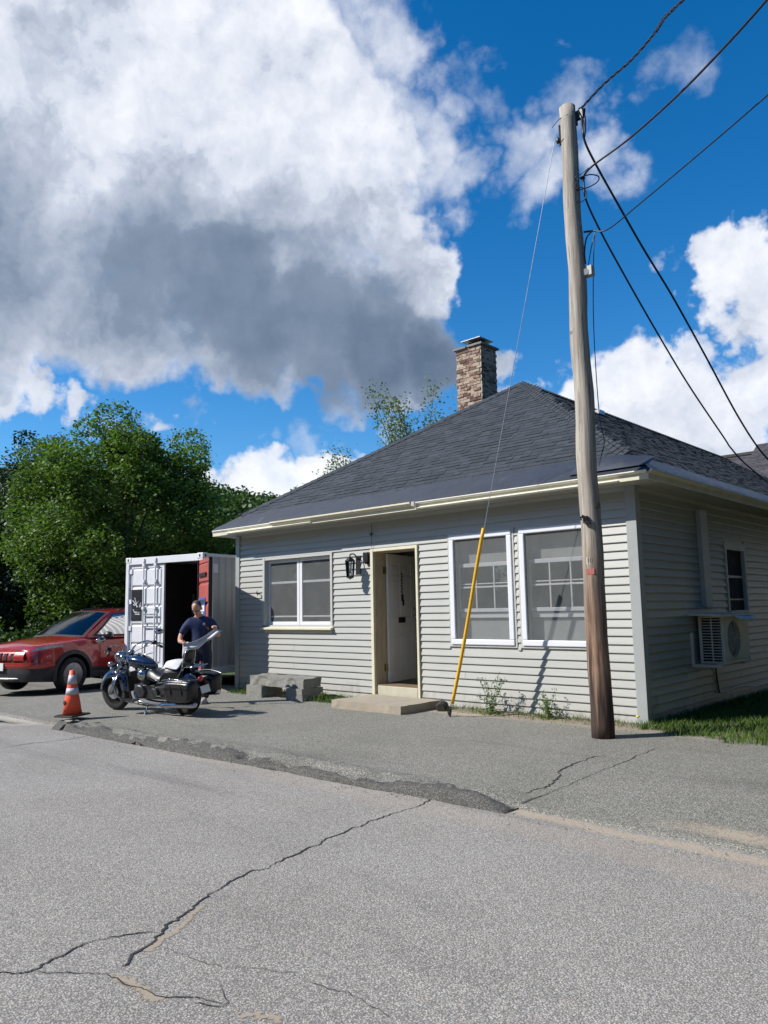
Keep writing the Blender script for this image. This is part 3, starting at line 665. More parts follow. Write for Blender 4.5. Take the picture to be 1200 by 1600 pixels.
g = G(); g.ell(dl(W_-.07, .055, H0+.50*hh), (.03, .03, .03)); g.cyl(dl(W_-.07, .01, H0+.50*hh), dl(W_-.07, .04, H0+.50*hh), .02); g.build('knob', m_steel, dr, smooth=True)
G().cyl(dl(W_-.07, .01, H0+.565*hh), dl(W_-.07, .03, H0+.565*hh), .028).build('deadbolt', m_steel, dr)
g = G()
for z in (H0+.07*hh+.1, H0+.87*hh): g.box(dx0+.02, dx0+.05, .18, .25, z-.06, z+.06)
g.build('hinge', m_brass, dr)

# ---- eaves
OV = .42; EZ = 3.30
ex0, ex1, ey0, ey1 = -9.12, .40, -OV, DEP+.4
g = G(); g.box(ex0, ex1, ey0, 0-.001, WT, WT+.02); g.box(.001, ex1, 0, ey1, WT, WT+.02); g.box(ex0, XL, 0, ey1, WT, WT+.02)
g.build('soffit', m_soffit, B)
g = G(); g.box(ex0, ex1, ey0-.02, ey0, WT-.005, EZ-.015); g.build('fascia', m_cream, B, bevel=.004)
G().box(ex1, ex1+.02, ey0-.02, ey1, WT-.005, EZ-.015).build('fascia', m_cream, B, bevel=.004)
G().box(ex0-.02, ex0, ey0-.02, ey1, WT-.005, EZ-.015).build('fascia', m_cream, B, bevel=.004)
def crown(a0, a1, ax, z, dep, hgt, m=m_cream_l, name='crown_moulding'):
    sec = [(0, 0), (dep*.4, 0), (dep, hgt*.6), (dep, hgt), (0, hgt)]
    if ax == 'F': P = [(a0, ey0-.0205-o, z+h) for o, h in sec]
    else: P = [(ex1+.0205+o, a0, z+h) for o, h in sec]
    g = G(); g.slab(P, (1, 0, 0) if ax == 'F' else (0, 1, 0), a1-a0)
    return g.build(name, m, B, bevel=.003)
crown(-9.12, -7.2, 'F', WT+.075, .03, .04); crown(-8.6, -6.0, 'F', WT+.0, .04, .03)
crown(-7.15, -3.55, 'F', WT+.055, .075, .065, m_cream)
crown(-3.5, .41, 'F', WT+.075, .05, .035); crown(-3.45, .02, 'F', WT-.004, .035, .026)
crown(ey0-.02, ey1, 'S', WT+.07, .05, .05, m_cream, 'crown_moulding')
g = G()
for xq in (-3.5, -3.47): g.box(xq, xq+.012, ey0-.10, ey0-.03, WT+.05, WT+.12)
g.build('gutter_bracket', m_cream_l, B)

# ---- roof: hip planes
XM = (ex0+ex1)/2; HW = (ex1-ex0)/2 + .03; RZ = 6.47; SL = (RZ-EZ)/HW
eL, eR, eF = ex0-.03, ex1+.03, ey0-.03
yA = eF+HW
FL = Vector((eL, eF, EZ)); FR_ = Vector((eR, eF, EZ)); AP = Vector((XM, yA, RZ)); BK = Vector((XM, ey1, RZ)); BR = Vector((eR, ey1, EZ)); BL = Vector((eL, ey1, EZ))
g = G(); g.add([FL, FR_, AP, BK, BR, BL, FL-Vector((0,0,.03)), FR_-Vector((0,0,.03)), BR-Vector((0,0,.03)), BL-Vector((0,0,.03))],
      [(0,1,2), (1,4,3,2), (0,2,3,5), (0,6,7,1), (1,7,8,4), (5,9,6,0), (6,9,8,7), (4, 8, 9, 5, 3)])
roof = g.build('roof', mat('roof_felt', (.03, .03, .033), .9), B)
sl_len = math.hypot(HW, RZ-EZ); cs, sn = HW/sl_len, (RZ-EZ)/sl_len
def fpt(x, s, h=0.0): return Vector((x, eF+s*cs - h*sn, EZ+s*sn + h*cs))      # front plane
def rpt(y, s, h=0.0): return Vector((eR-s*cs + h*sn, y, EZ+s*sn + h*cs))      # right plane
MS = .54                                                                      # membrane width up the slope
def membrane(fn, a0, a1, hipa, hipb, lab, n=90, cutb=True):
    g = G()
    def F(u, v):
        s = v*(MS+.04); lo = a0+ (s*cs if hipa else 0); hi = a1-(s*cs if hipb else 0)
        a = lo+(hi-lo)*u
        h = .014 + .010*(vnoise(a*1.3, s*4)-.5) + .02*max(0, vnoise(a*.8+5, s*1.5)-.55)
        if v < .01: h = .0; s = -.012+.008*(vnoise(a*2, 7)-.5)
        return fn(a, s, h)
    g.grid(F, n, 6)
    g.grid(lambda u, v: fn(a0+(a1-a0)*u, -.012+.008*(vnoise((a0+(a1-a0)*u)*2, 7)-.5), -.0-v*.045), n, 1, flip=True)
    return g.build('membrane_strip', m_member, roof, smooth=True)
membrane(fpt, eL, eR, True, True, None)
membrane(rpt, eF, ey1, True, False, None, n=150)
# lifted corner flap of membrane
fl = G(); fl.grid(lambda u, v: fpt(eR-1.15+u*1.15, .05+v*.50*(1-abs(u-.45)*1.0), .035+.10*math.sin(math.pi*min(1, u*1.1))*math.sin(math.pi*v)*.6), 14, 6)
fl.build('membrane_flap', m_member, roof, smooth=True)
# shingles
EXP = .145
sh_cache = {}
def shingle_mesh(w, th):
    k = (w, th)
    if k not in sh_cache:
        g = G(); L = EXP+.03; e = .004
        vs = [(e, 0, .0), (w-e, 0, .0), (w, L, -.004), (0, L, -.004), (e, 0, th), (w-e, 0, th), (w, L, .002), (0, L, .002)]
        g.add(vs, [(0,3,2,1),(4,5,6,7),(0,1,5,4),(1,2,6,5),(2,3,7,6),(3,0,4,7)]); sh_cache[k] = (g.mesh('shingle', m_shingle), vs)
    return sh_cache[k]
WD = (.16, .24, .32); THK = (.007, .010, .015)
cands = []
rsh = random.Random(3)
nrow = int((sl_len-MS)/EXP)
mF = Matrix(((1,0,0),(0,cs,-sn),(0,sn,cs)))            # columns: x, up slope, normal
mRt = Matrix(((0,-cs,sn),(1,0,0),(0,sn,cs)))
for r_ in range(nrow+1):
    s = MS+r_*EXP; off = rsh.random()*.3
    x = eL+s*cs; x1_ = eR-s*cs
    a = x
    while a < x1_-.02:
        w = min(rsh.choice(WD), max(.08, round(x1_-a, 2))); w = w if w in WD else .16
        if a+w > x1_+.10: break
        cands.append(('F', a, s, w, rsh.choice(THK))); a += w
    a = eF+s*cs
    while a < ey1-.3:
        w = rsh.choice(WD); cands.append(('R', a, s, w, rsh.choice(THK))); a += w
def spos(c): return fpt(c[1], c[2], .003) if c[0] == 'F' else rpt(c[1], c[2], .003)
def size_px(c):
    p = spos(c)-CAM; d = p.length; n = Vector((0, -sn, cs)) if c[0] == 'F' else Vector((sn, 0, cs))
    return c[3]*abs(p.normalized().dot(n))/d/d
cands.sort(key=size_px, reverse=True)
mF4, mR4 = mF.to_4x4(), mRt.to_4x4()
stf = G()
for i, c in enumerate(cands):
    me, vs = shingle_mesh(c[3], c[4]); p = spos(c); m3 = mF if c[0] == 'F' else mRt
    if i < 300:
        o = bpy.data.objects.new('shingle', me); COL.objects.link(o); o.parent = roof
        mm = (mF4 if c[0] == 'F' else mR4).copy(); mm.translation = p; o.matrix_local = mm
    else:
        stf.add([p + m3 @ Vector(v) for v in vs], [(0,3,2,1),(4,5,6,7),(0,1,5,4),(1,2,6,5),(2,3,7,6),(3,0,4,7)])
stf.build('shingle_courses', m_shingle, roof, kind='stuff')
# hip and ridge caps
def caps(P, Q, name='ridge_cap'):
    g = G(); d = (Q-P); L = d.length; d.normalize(); n = int(L/.16); sd = d.cross(Vector((0,0,1))).normalized()
    down = .075 if abs(d.z) > .1 else .09
    for i in range(n):
        a = P+d*(i*.16); b = P+d*(i*.16+.19); t0, t1 = .03, .016
        upv = Vector((0,0,1))
        ring = lambda c, t: [c+upv*(t-.03-down*.8)+sd*.13, c+upv*t, c+upv*(t-.03-down*.8)-sd*.13]
        A, Bq = ring(a, t0+.03), ring(b, t1+.03)
        g.add(A+Bq, [(0,1,4,3),(1,2,5,4),(0,2,1)])
    return g.build(name, m_shingle, roof, kind='stuff')
caps(fpt(eR-MS*cs, MS), AP); caps(fpt(eL+MS*cs, MS), AP); caps(AP, BK)
# small bright vent flashing near the ridge
G().obox((XM+.5, 6.9, RZ-.30), (.16, .25, .10)).build('vent_flashing', m_steel, roof)

# ---- chimney
cx0, cx1, cy0, cy1, cz0, cz1 = -6.66, -5.90, 5.0, 5.66, 4.6, 7.93
ch = G().box(cx0+.012, cx1-.012, cy0+.012, cy1-.012, cz0, cz1).build('chimney', m_mortar, B)
bk_cache = {}
def brick_mesh(w, d, k):
    q = (w, d, k)
    if q not in bk_cache:
        rr = random.Random(k*17+int(w*1000)); g = G(); h = .062
        vs = [(x, y, z) for z in (0, h) for x, y in ((0,0),(w,0),(w,d),(0,d))]
        vs = [(x+rr.uniform(-.007,.007), y+rr.uniform(-.004,.004), z+rr.uniform(-.006,.006)) for x, y, z in vs]
        g.add(vs, [(0,3,2,1),(4,5,6,7),(0,1,5,4),(1,2,6,5),(2,3,7,6),(3,0,4,7)]); bk_cache[q] = g.mesh('brick', m_brick)
    return bk_cache[q]
rb = random.Random(11)
for c in range(22):
    z = 6.18+c*.0785
    if z > cz1-.05: break
    offs = 0 if c % 2 else -.10
    x = cx0+offs
    while x < cx1-.02:
        a = max(x, cx0); w = min(x+.19, cx1)-a
        if w > .05: put(brick_mesh(round(w, 3), .03, rb.randint(0, 3)), 'brick', ch, loc=(a, cy0+rb.uniform(-.012, .012), z+rb.uniform(-.004, .004)))
        x += .203
    y = cy0+offs+.03
    while y < cy1-.02:
        a = max(y, cy0+.034); w = min(y+.19, cy1)-a
        if w > .05:
            o = put(brick_mesh(round(w, 3), .03, rb.randint(0, 3)), 'brick', ch, loc=(cx1+rb.uniform(-.014, .008), a, z), rot=(0, 0, R(90)))
        y += .203
g = G(); g.box(cx0-.05, cx0+.33, cy0-.05, cy1+.05, cz1, cz1+.055); g.box(cx0+.37, cx1+.05, cy0-.05, cy1+.05, cz1+.004, cz1+.06)
g.build('cap_slab', m_granite, ch, bevel=.008)
cmx, cmy = (cx0+cx1)/2+.04, (cy0+cy1)/2
g = G(); 
for sx in (-1, 1):
    for sy in (-1, 1): g.cyl((cmx+sx*.14, cmy+sy*.14, cz1+.05), (cmx+sx*.14, cmy+sy*.14, cz1+.24), .012, n=6)
g.box(cmx-.13, cmx+.13, cmy-.13, cmy+.13, cz1+.055, cz1+.20); g.build('flue', m_black, ch)
g = G(); hs_ = .29; zc = cz1+.235
g.add([(cmx-hs_, cmy-hs_, zc), (cmx+hs_, cmy-hs_, zc), (cmx+hs_, cmy+hs_, zc), (cmx-hs_, cmy+hs_, zc), (cmx, cmy, zc+.12),
       (cmx-hs_, cmy-hs_, zc-.015), (cmx+hs_, cmy-hs_, zc-.015), (cmx+hs_, cmy+hs_, zc-.015), (cmx-hs_, cmy+hs_, zc-.015)],
      [(0,1,4),(1,2,4),(2,3,4),(3,0,4),(0,5,6,1),(1,6,7,2),(2,7,8,3),(3,8,5,0),(8,7,6,5)]); g.build('rain_cap', m_steel, ch)
g = G(); g.slab([(cx1-.25, cy0-.018, 6.20), (cx1+.0, cy0-.018, 6.20), (cx1+.0, cy0-.018, 6.44), (cx1-.23, cy0-.018, 6.36)], (0, -1, 0), .006); g.build('flashing', m_steel, ch)

# ---- rear cross wing with higher roof
g = G(); yr, zr = 20.0, 7.15
g.box(-7.2, 5.2, 17.3, 22.7, -.1, 5.0)
rw = g.build('rear_wing', m_trimgrey, B)
def rear_roof(xa, xb, yr, zr, name='wing_roof'):
    g = G(); s = .62; W2 = 3.4
    F = Vector((xa, yr-W2, zr-W2*s)); F2 = Vector((xb, yr-W2, zr-W2*s)); T = Vector((xa, yr, zr)); T2 = Vector((xb, yr, zr)); Bk = Vector((xb, yr+W2, zr-W2*s)); Bk2 = Vector((xa, yr+W2, zr-W2*s))
    g.add([F, F2, T2, T, Bk, Bk2], [(0,1,2,3), (3,2,4,5), (0,3,5), (1,4,2), (0,5,4,1)])
    o = g.build(name, m_shingle2, rw)
    rr = random.Random(5); q = G(); L = W2*math.hypot(1, s); c_, s_ = 1/math.hypot(1, s), s/math.hypot(1, s)
    r2 = 0
    while r2*.145 < L-.05:
        a = xa
        while a < xb-.1:
            w = rr.choice((.25, .33, .45)); sp = r2*.145; th = rr.choice((.01, .018))
            def P(x, sp, h): return (x, yr-W2+sp*c_-h*s_, zr-W2*s+sp*s_+h*c_)
            q.add([P(a,sp,0),P(a+w-.01,sp,0),P(a+w-.01,min(L,sp+.17),0),P(a,min(L,sp+.17),0),P(a,sp,th),P(a+w-.01,sp,th),P(a+w-.01,min(L,sp+.17),.003),P(a,min(L,sp+.17),.003)],
                  [(4,5,6,7),(0,1,5,4),(1,2,6,5),(3,0,4,7)]); a += w
        r2 += 1
    q.build('shingle_courses', m_shingle2, o, kind='stuff'); return o
ro = rear_roof(-6.0, -4.2, 20.0, 7.10)
G().box(-6.2, -4.25, 19.8, 20.2, 7.03, 7.13).box(-6.5, -5.75, 20.1, 20.6, 7.08, 7.28).build('ridge_board', mat('dark_ridge_board', (.05, .045, .04), .8), rw)
ro = rear_roof(-4.18, 5.2, 20.05, 7.40)

# ---- service hardware on the side wall
G().slab([(.0215, 2.12, 1.52), (.0215, 2.40, 1.52), (.0215, 2.40, 2.96), (.0215, 2.34, 3.02), (.0215, 2.12, 3.02)], (1, 0, 0), .075).build('duct_cover', m_corner, B, bevel=.006, label='tall grey duct cover on the side wall')

# ------------------------------------------------------------------ condenser on its bracket
AC = thing('air_conditioner', 'beige outdoor air conditioner on a wall bracket beside the narrow side window', 'air conditioner', (.0, 1.75, 0))
m_ac = mat('ac_beige', (.58, .56, .48), .5, var=.06)
ay1 = 1.10
g = G(); g.box(.09, .105, .0, ay1, .73, 1.38); g.box(.105, .445, ay1-.015, ay1, .73, 1.38); g.box(.09, .46, -.0, ay1, 1.36, 1.385); g.box(.09, .46, 0, ay1, .70, .73)
g.box(.105, .13, -.001, .02, .73, 1.36); g.box(.42, .445, -.001, .02, .73, 1.36); g.box(.262, .282, .001, .02, .73, 1.36)
g.build('casing', m_ac, AC, bevel=.004)
g = G(); g.box(.43, .46, .0, .06, .73, 1.36); g.box(.43, .455, .75, ay1, .73, 1.36); g.box(.43, .455, .06, .75, 1.31, 1.36); g.box(.43, .455, .06, .75, .73, .78)
g = G(); nn = 48; cyc, czc, rr_ = .405, 1.045, .268; y0_, y1_, z0_, z1_ = .012, 1.09, .735, 1.358
for k in range(nn):
    a_ = 2*math.pi*(k+.5)/nn; ca_, sa_ = math.cos(a_), math.sin(a_); tt = min(((y1_-cyc)/ca_ if ca_ > 0 else (y0_-cyc)/ca_) if abs(ca_) > 1e-6 else 9, ((z1_-czc)/sa_ if sa_ > 0 else (z0_-czc)/sa_) if abs(sa_) > 1e-6 else 9)
    g.v += [(.452, cyc+rr_*ca_, czc+rr_*sa_), (.445, cyc+tt*ca_, czc+tt*sa_), (.40, cyc+rr_*ca_, czc+rr_*sa_)]
for k in range(nn):
    k2 = (k+1) % nn; g.f += [(3*k, 3*k+1, 3*k2+1, 3*k2), (3*k, 3*k2, 3*k2+2, 3*k+2)]; g.mi += [0, 0]
g.box(.40, .4445, y0_, y0_+.03, z0_, z1_); g.box(.40, .4445, y1_-.03, y1_, z0_, z1_)
g.build('front_panel', m_ac, AC)
G().box(.36, .38, .02, 1.08, .74, 1.35).build('fan_shroud', mat('shroud_grey', (.09, .09, .085), .7), AC)
for k in range(3):
    a_ = k*2.1+.4; G().slab([(.385, .405+.05*math.cos(a_), 1.045+.05*math.sin(a_)), (.392, .405+.235*math.cos(a_), 1.045+.235*math.sin(a_)), (.388, .405+.235*math.cos(a_+1.0), 1.045+.235*math.sin(a_+1.0)), (.384, .405+.06*math.cos(a_+1.2), 1.045+.06*math.sin(a_+1.2))], (1, 0, 0), .006).build('fan_blade', mat('fan_grey', (.20, .20, .19), .6), AC)
g = G()
for r_ in (.05, .09, .13, .17, .21, .25): g.tube([(.458, .405+r_*math.cos(a), 1.045+r_*math.sin(a)) for a in [i*math.pi/12 for i in range(24)]], .004, 4, closed=True)
for k in range(12):
    a = k*math.pi/6; g.cyl((.459, .405, 1.045), (.459, .405+.262*math.cos(a), 1.045+.262*math.sin(a)), .004, n=4)
g.build('fan_grille', mat('grille_grey', (.42, .41, .37), .5), AC)
for k in range(15):
    z = .765+k*.0405; g = G(); g.obox((.275, .008, z), (.30, .016, .010), (R(-25), 0, 0)); g.build('louvre', m_ac, AC)
G().box(.12, .43, .05, .07, .74, 1.35).build('coil', m_black, AC)
g = G(); g.box(.022, .06, -.17, -.12, .66, 1.15); g.box(.022, .06, .82, .87, .66, 1.15); g.box(.022, .44, -.165, -.125, .655, .695); g.box(.022, .44, .82, .87, .655, .695); g.box(.022, .05, -.12, .82, .66, .69)
g.build('bracket', m_ac, AC)
G().obox((.25, .48, 1.405), (.50, 1.36, .025), (0, R(2), 0)).build('top_board', m_ac, AC)
G().obox((.50, .75, 1.37), (.20, .80, .008), (0, R(24), R(3))).build('loose_lid', m_white, AC)
G().box(.02, .10, ay1+.01, ay1+.10, 1.18, 1.28).build('isolator_box', m_white, AC)
g = G(); g.tube(crv([(.035, .74, .66), (.035, .75, .45), (.035, .80, .24), (.035, .84, .20)], 6), .012, 6); g.build('conduit', m_black, AC)
cb = G().tube(crv([(.03, 2.60, .21), (.03, 2.9, .20), (.035, 3.6, .22), (.03, 4.3, .16), (.035, 5.2, .17), (.03, 6.5, .17), (.03, 8, .18)], 8), .009, 6).build('wall_cable', m_white, None, smooth=True,
     label='thin white cable running low along the shaded side wall', cat='cable')

# ------------------------------------------------------------------ lantern, box, door step, bench
LT = thing('wall_lantern', 'black coach lantern with glass sides mounted left of the door', 'lantern', (-5.22, -.02, 2.32))
G().box(-.06, .06, -.012, -.001, -.12, .22).build('back_plate', m_black, LT, bevel=.004)
G().tube(crv([(0, -.01, .15), (0, -.10, .24), (0, -.20, .235), (0, -.21, .19)], 6), .012, 8).build('arm', m_black, LT, smooth=True)
g = G(); c = (0, -.21, 0)
for a in range(6):
    t0 = a*math.pi/3; g.cyl((.085*math.cos(t0), -.21+.085*math.sin(t0), .12), (.060*math.cos(t0), -.21+.060*math.sin(t0), -.17), .008, n=5)
g.lathe([(.092, .11), (.092, .125), (.05, .17), (.012, .20), (.0, .21)], c, n=6); g.lathe([(.0, -.215), (.02, -.20), (.068, -.18), (.068, -.165)], c, n=6)
g.build('cage', m_black, LT)
g = G(); g.lathe([(.078, .11), (.056, -.165)], c, n=6); g.build('glass', m_glass, LT)
G().lathe([(.0, -.10), (.022, -.09), (.028, .0), (.018, .05), (.0, .055)], c, n=10).build('bulb', m_white, LT, smooth=True)
DB = thing('alarm_box', 'small black box fixed above and left of the door frame', 'box', (-4.98, -.02, 2.50))
G().box(-.055, .055, -.075, -.001, -.09, .085).build('box_body', m_black, DB, bevel=.006)
G().box(-.03, .03, -.05, -.005, -.125, -.091).build('sensor', m_black, DB)
hk = thing('hanging_line', 'thin black line hanging from the eaves above the door', 'cord', (-4.85, -.05, 3.10))
G().tube([(0, 0, 0), (.004, -.01, -.2), (0, 0, -.46)], .004, 5).build('line', m_black, hk); G().obox((0, -.01, -.20), (.035, .02, .05), (0, .5, 0)).build('clip', m_black, hk)
tr = thing('hose_bibb', 'small black spike fixed beside the left window in the shade line', 'fitting', (-8.05, -.03, 1.93))
G().cyl((0, 0, 0), (0, -.09, .01), .012).build('stub', m_black, tr); G().cyl((-.03, -.075, .035), (.03, -.075, -.03), .008).cyl((0, -.075, 0), (0, -.075, .07), .007).build('handle', m_black, tr)

ST = thing('door_step', 'weathered concrete step slab below the entrance door', 'step', (-4.35, -.5, 0))
def roughbox(g, x0, x1, y0, y1, z0, z1, amp, nx=10, ny=5, nz=3, seed=0):
    def f(a, b): return lambda u, v: a(u, v)
    def J(p):
        x, y, z = p; return (x+amp*(vnoise(y*9+seed, z*9+x)-.5), y+amp*(vnoise(x*9+seed, z*9+3)-.5), z+amp*.7*(vnoise(x*8+seed, y*8)-.5))
    L = lambda a, b, t: a+(b-a)*t
    g.grid(lambda u, v: J((L(x0,x1,u), y0, L(z0,z1,v))), nx, nz); g.grid(lambda u, v: J((L(x0,x1,u), y1, L(z0,z1,v))), nx, nz, flip=True)
    g.grid(lambda u, v: J((L(x0,x1,u), L(y0,y1,v), z1)), nx, ny); g.grid(lambda u, v: J((L(x0,x1,u), L(y0,y1,v), z0)), nx, ny, flip=True)
    g.grid(lambda u, v: J((x0, L(y0,y1,u), L(z0,z1,v))), ny, nz, flip=True); g.grid(lambda u, v: J((x1, L(y0,y1,u), L(z0,z1,v))), ny, nz)
g = G(); roughbox(g, -.50, 1.0, -.56, .44, -.03, .125, .014, 20, 10, 3); g.build('slab', m_concrete, ST)
DR = G(); DR.tube(crv([(-3.10, -.42, .06), (-3.16, -.30, .075), (-3.22, -.14, .07)], 5), [.06, .075, .07, .075, .07, .075, .06, .07, .06, .05, .05], 10)
DR.build('drain_pipe', mat('dark_rusted_iron', (.035, .03, .028), .85, bump=.6), None, label='short dark round pipe end lying beside the door step', cat='pipe')

BN = thing('granite_bench', 'low granite bench, one long rough block across stone blocks', 'bench', (-6.66, -.55, 0))
g = G(); roughbox(g, -.78, .78, -.20, .22, .215, .385, .040, 34, 10, 7, 3); g.build('seat_block', m_granite, BN)
for k, (a, b) in enumerate(((-.80, -.34), (.36, .80))):
    g = G(); roughbox(g, a, b, -.26, .24, -.02, .213, .016, 8, 6, 4, 5+k*7); g.build('support_block', m_granite, BN)

# ------------------------------------------------------------------ utility pole, guy wire, cables
UP = thing('utility_pole', 'weathered wooden utility pole standing in front of the right window', 'utility pole', (-.06, -1.10, 0))
pt0, pt1 = Vector((0, 0, -.05)), Vector((-.035, 0, 8.19))
g = G(); ring = [pt0.lerp(pt1, i/40) + Vector((.010*math.sin(i*.7), .008*math.cos(i*.9), 0)) for i in range(41)]
g.tube(ring, [.137-.033*i/40+.0025*math.sin(i*1.9) for i in range(41)], 28); g.build('shaft', m_pole, UP, smooth=True)
vdir = (Vector((CAM.x, CAM.y, 0))-Vector((-.06, -1.1, 0))).normalized(); sdir = Vector((-vdir.y, vdir.x, 0))   # sdir = image right? (towards -left)
def onp(a, z, r=.132):      # a: angle from camera-facing direction, positive = image right
    d = (vdir*math.cos(a) + sdir*math.sin(a)); return Vector((-.035*z/8.2, 0, z)) + d*r
def numeral(txt, a, z, size, m, name):
    cu = bpy.data.curves.new(name, 'FONT'); cu.body = txt; cu.size = size; cu.extrude = .003; cu.align_x = 'CENTER'; cu.align_y = 'CENTER'
    ob = bpy.data.objects.new(name, cu); COL.objects.link(ob)
    ob.parent = UP; d = vdir*math.cos(a)+sdir*math.sin(a); ob.location = onp(a, z, .136)
    ob.rotation_euler = Matrix((Vector((0,0,1)).cross(d), Vector((0,0,1)), d)).transposed().to_euler()
    cu.materials.append(m); dg_ = bpy.context.evaluated_depsgraph_get(); dg_.update(); me_ = bpy.data.meshes.new_from_object(ob.evaluated_get(dg_))
    o2 = put(me_, name, UP, loc=ob.location.copy(), rot=ob.rotation_euler.copy()); bpy.data.objects.remove(ob); return o2
m_tag = mat('aluminium_tag', (.50, .47, .40), .5, metal=.3, var=.15, scale=30)
m_redtag = mat('faded_red_tag', (.50, .12, .10), .6, var=.2, scale=25)
g = G(); a0 = -.25
for a in (-.42, -.12):
    d = vdir*math.cos(a)+sdir*math.sin(a); e = Vector((0,0,1)).cross(d); c = onp(a, 2.115, .134)
    g.slab([c-e*.026-Vector((0,0,.045)), c+e*.026-Vector((0,0,.045)), c+e*.026+Vector((0,0,.045)), c-e*.026+Vector((0,0,.045))], d, .002)
g.build('number_plate', m_tag, UP)
numeral('1', -.42, 2.115, .085, mat('tag_ink', (.10, .08, .06), .7), 'numeral'); numeral('0', -.12, 2.115, .085, MATS['tag_ink'], 'numeral')
a = -.25; d = vdir*math.cos(a)+sdir*math.sin(a); e = Vector((0,0,1)).cross(d); c = onp(a, 1.985, .134)
G().slab([c-e*.045-Vector((0,0,.035)), c+e*.045-Vector((0,0,.035)), c+e*.045+Vector((0,0,.035)), c-e*.045+Vector((0,0,.035))], d, .002).build('red_plate', m_redtag, UP)
numeral('312', -.25, 1.985, .045, MATS['tag_ink'], 'numeral') if False else None
g = G(); c = onp(-.45, 2.62, .13); g.obox(c+vdir*.02, (.05, .05, .09)); g.cyl(c+vdir*.04+sdir*-.04+Vector((0,0,.05)), c+vdir*.06+sdir*.05-Vector((0,0,.06)), .018, n=8); g.tube(crv([c+sdir*-.05, c+vdir*.06+sdir*-.06+Vector((0,0,.03)), c+vdir*.06], 4), .008, 6)
g.build('cable_clamp', m_black, UP)
g = G(); c = onp(1.3, 5.85, .12); g.obox(c+sdir*.045, (.11, .09, .13)); g.cyl(c-Vector((0,0,.02)), c+vdir*.05-Vector((0,0,.02)), .045, n=12); g.build('junction_box', mat('grey_plastic', (.42, .41, .38), .6), UP, bevel=.006)
g = G(); c = onp(1.4, 8.05, .11); g.obox(c+sdir*.05, (.10, .05, .12)); g.cyl(c-Vector((0,0,.14)), c+Vector((0,0,.02)), .022, n=8); g.cyl(c+sdir*.09-Vector((0,0,.02)), c+sdir*.10+Vector((0,0,.07)), .03, n=8)
g.build('insulator', m_black, UP)
g = G(); c = onp(-1.6, 7.80, .11); g.cyl(c-Vector((0,0,.12)), c+Vector((0,0,.16)), .016, n=8); g.ell(c-sdir*.03-Vector((0,0,.05)), (.028,.028,.045)); g.build('guy_hook', m_black, UP)
g = G(); g.tube(crv([onp(-1.6, 7.95, .13)-sdir*.08, onp(-1.2, 8.02, .12), onp(0, 8.02, .108), onp(1.2, 8.06, .115)], 5), .006, 5)
g.tube(crv([onp(-1.6, 7.66, .13), onp(-.8, 7.70, .112), onp(0, 7.70, .110), onp(.6, 7.66, .112)], 5), .004, 5)
g.build('tie_wire', m_black, UP)
g = G(); c = onp(1.4, 7.15, .12); g.cyl(c, c+sdir*.06, .02, n=8); c2 = onp(1.4, 6.4, .12); g.cyl(c2, c2+sdir*.12, .014, n=8); g.build('eye_bolt', m_black, UP)
g = G(); g.tube(crv([onp(1.4, 6.4, .13)+sdir*.10, onp(1.2, 6.3, .13)+sdir*.03, onp(1.1, 6.1, .13), onp(1.2, 5.95, .13)], 5), .010, 6)
g.tube(crv([onp(1.4, 6.4, .13)+sdir*.14, onp(1.4, 6.15, .13)+sdir*.07, onp(1.4, 5.9, .13)+sdir*.02], 5), .006, 6)
g.build('drip_loop', m_black, UP, smooth=True)
# cable running down the pole to the roof
def cable(name, pts, r, label, n=8, m=m_black, seg=10):
    t = thing(name, label, 'cable', pts[0]); o = Vector(pts[0])
    G().tube([p-o for p in crv(pts, seg)], r, 6).build('strand', m, t, smooth=True); return t
P0 = Vector((-.06, -1.1, 0))
def W(z, a=1.4, ex=.05): return P0+onp(a, z, .12)+sdir*ex
cable('down_cable', [W(6.4, 1.4, .14), W(5.8, 1.4, .09), W(5.0, 1.4, .055), W(4.0, 1.4, .06), W(3.62, 1.5, .10), W(3.45, 1.6, .06), pd(936, 728, 9.9)], .006, 'thin black cable hanging down the pole from its lower hook')
def sp(lst): return [pd(u, v, d) for u, v, d in lst]
tw = sp([(909, 168, 9.9), (945, 130, 9.3), (985, 95, 8.7), (1020, 55, 8.0), (1040, 25, 7.5), (1070, -3, 7.0), (1150, -90, 6.0)])
t = thing('overhead_cable', 'thick twisted service cable rising from the pole top to the upper edge', 'cable', tw[0], group='cables strung from the pole')
C_ = crv(tw, 16); g = G()
for ph in (0, 2.1, 4.2):
    g.tube([p - tw[0] + (up*math.sin(i*.55+ph)+rt*math.cos(i*.55+ph))*.010*(1.6 if 50 < i < 72 else 1) for i, p in enumerate(C_)], .007, 5)
g.build('strand', m_black, t, smooth=True)
g = G(); loop = sp([(909, 168, 9.9), (904, 172, 9.9), (912, 190, 9.9), (911, 210, 9.9), (913, 218, 9.9)]); g.tube([p-tw[0] for p in crv(loop, 6)], .009, 6)
loop = sp([(909, 168, 9.9), (914, 182, 9.9), (915, 200, 9.9), (913, 218, 9.9)]); g.tube([p-tw[0] for p in crv(loop, 6)], .009, 6)
g.cyl(pd(893, 180, 9.85)-tw[0], pd(909, 168, 9.9)-tw[0], .003, n=5); g.build('splice_loop', m_black, t, smooth=True)
Wd = 'cables strung from the pole'
a = cable('overhead_cable', [W(7.15, 1.4, .03)] + sp([(925, 260, 9.7), (985, 215, 9.2), (1060, 148, 8.5), (1130, 76, 7.9), (1200, -2, 7.3), (1290, -110, 6.6)]), .014, 'straight dark cable from mid pole rising to the upper right corner'); a['group'] = Wd
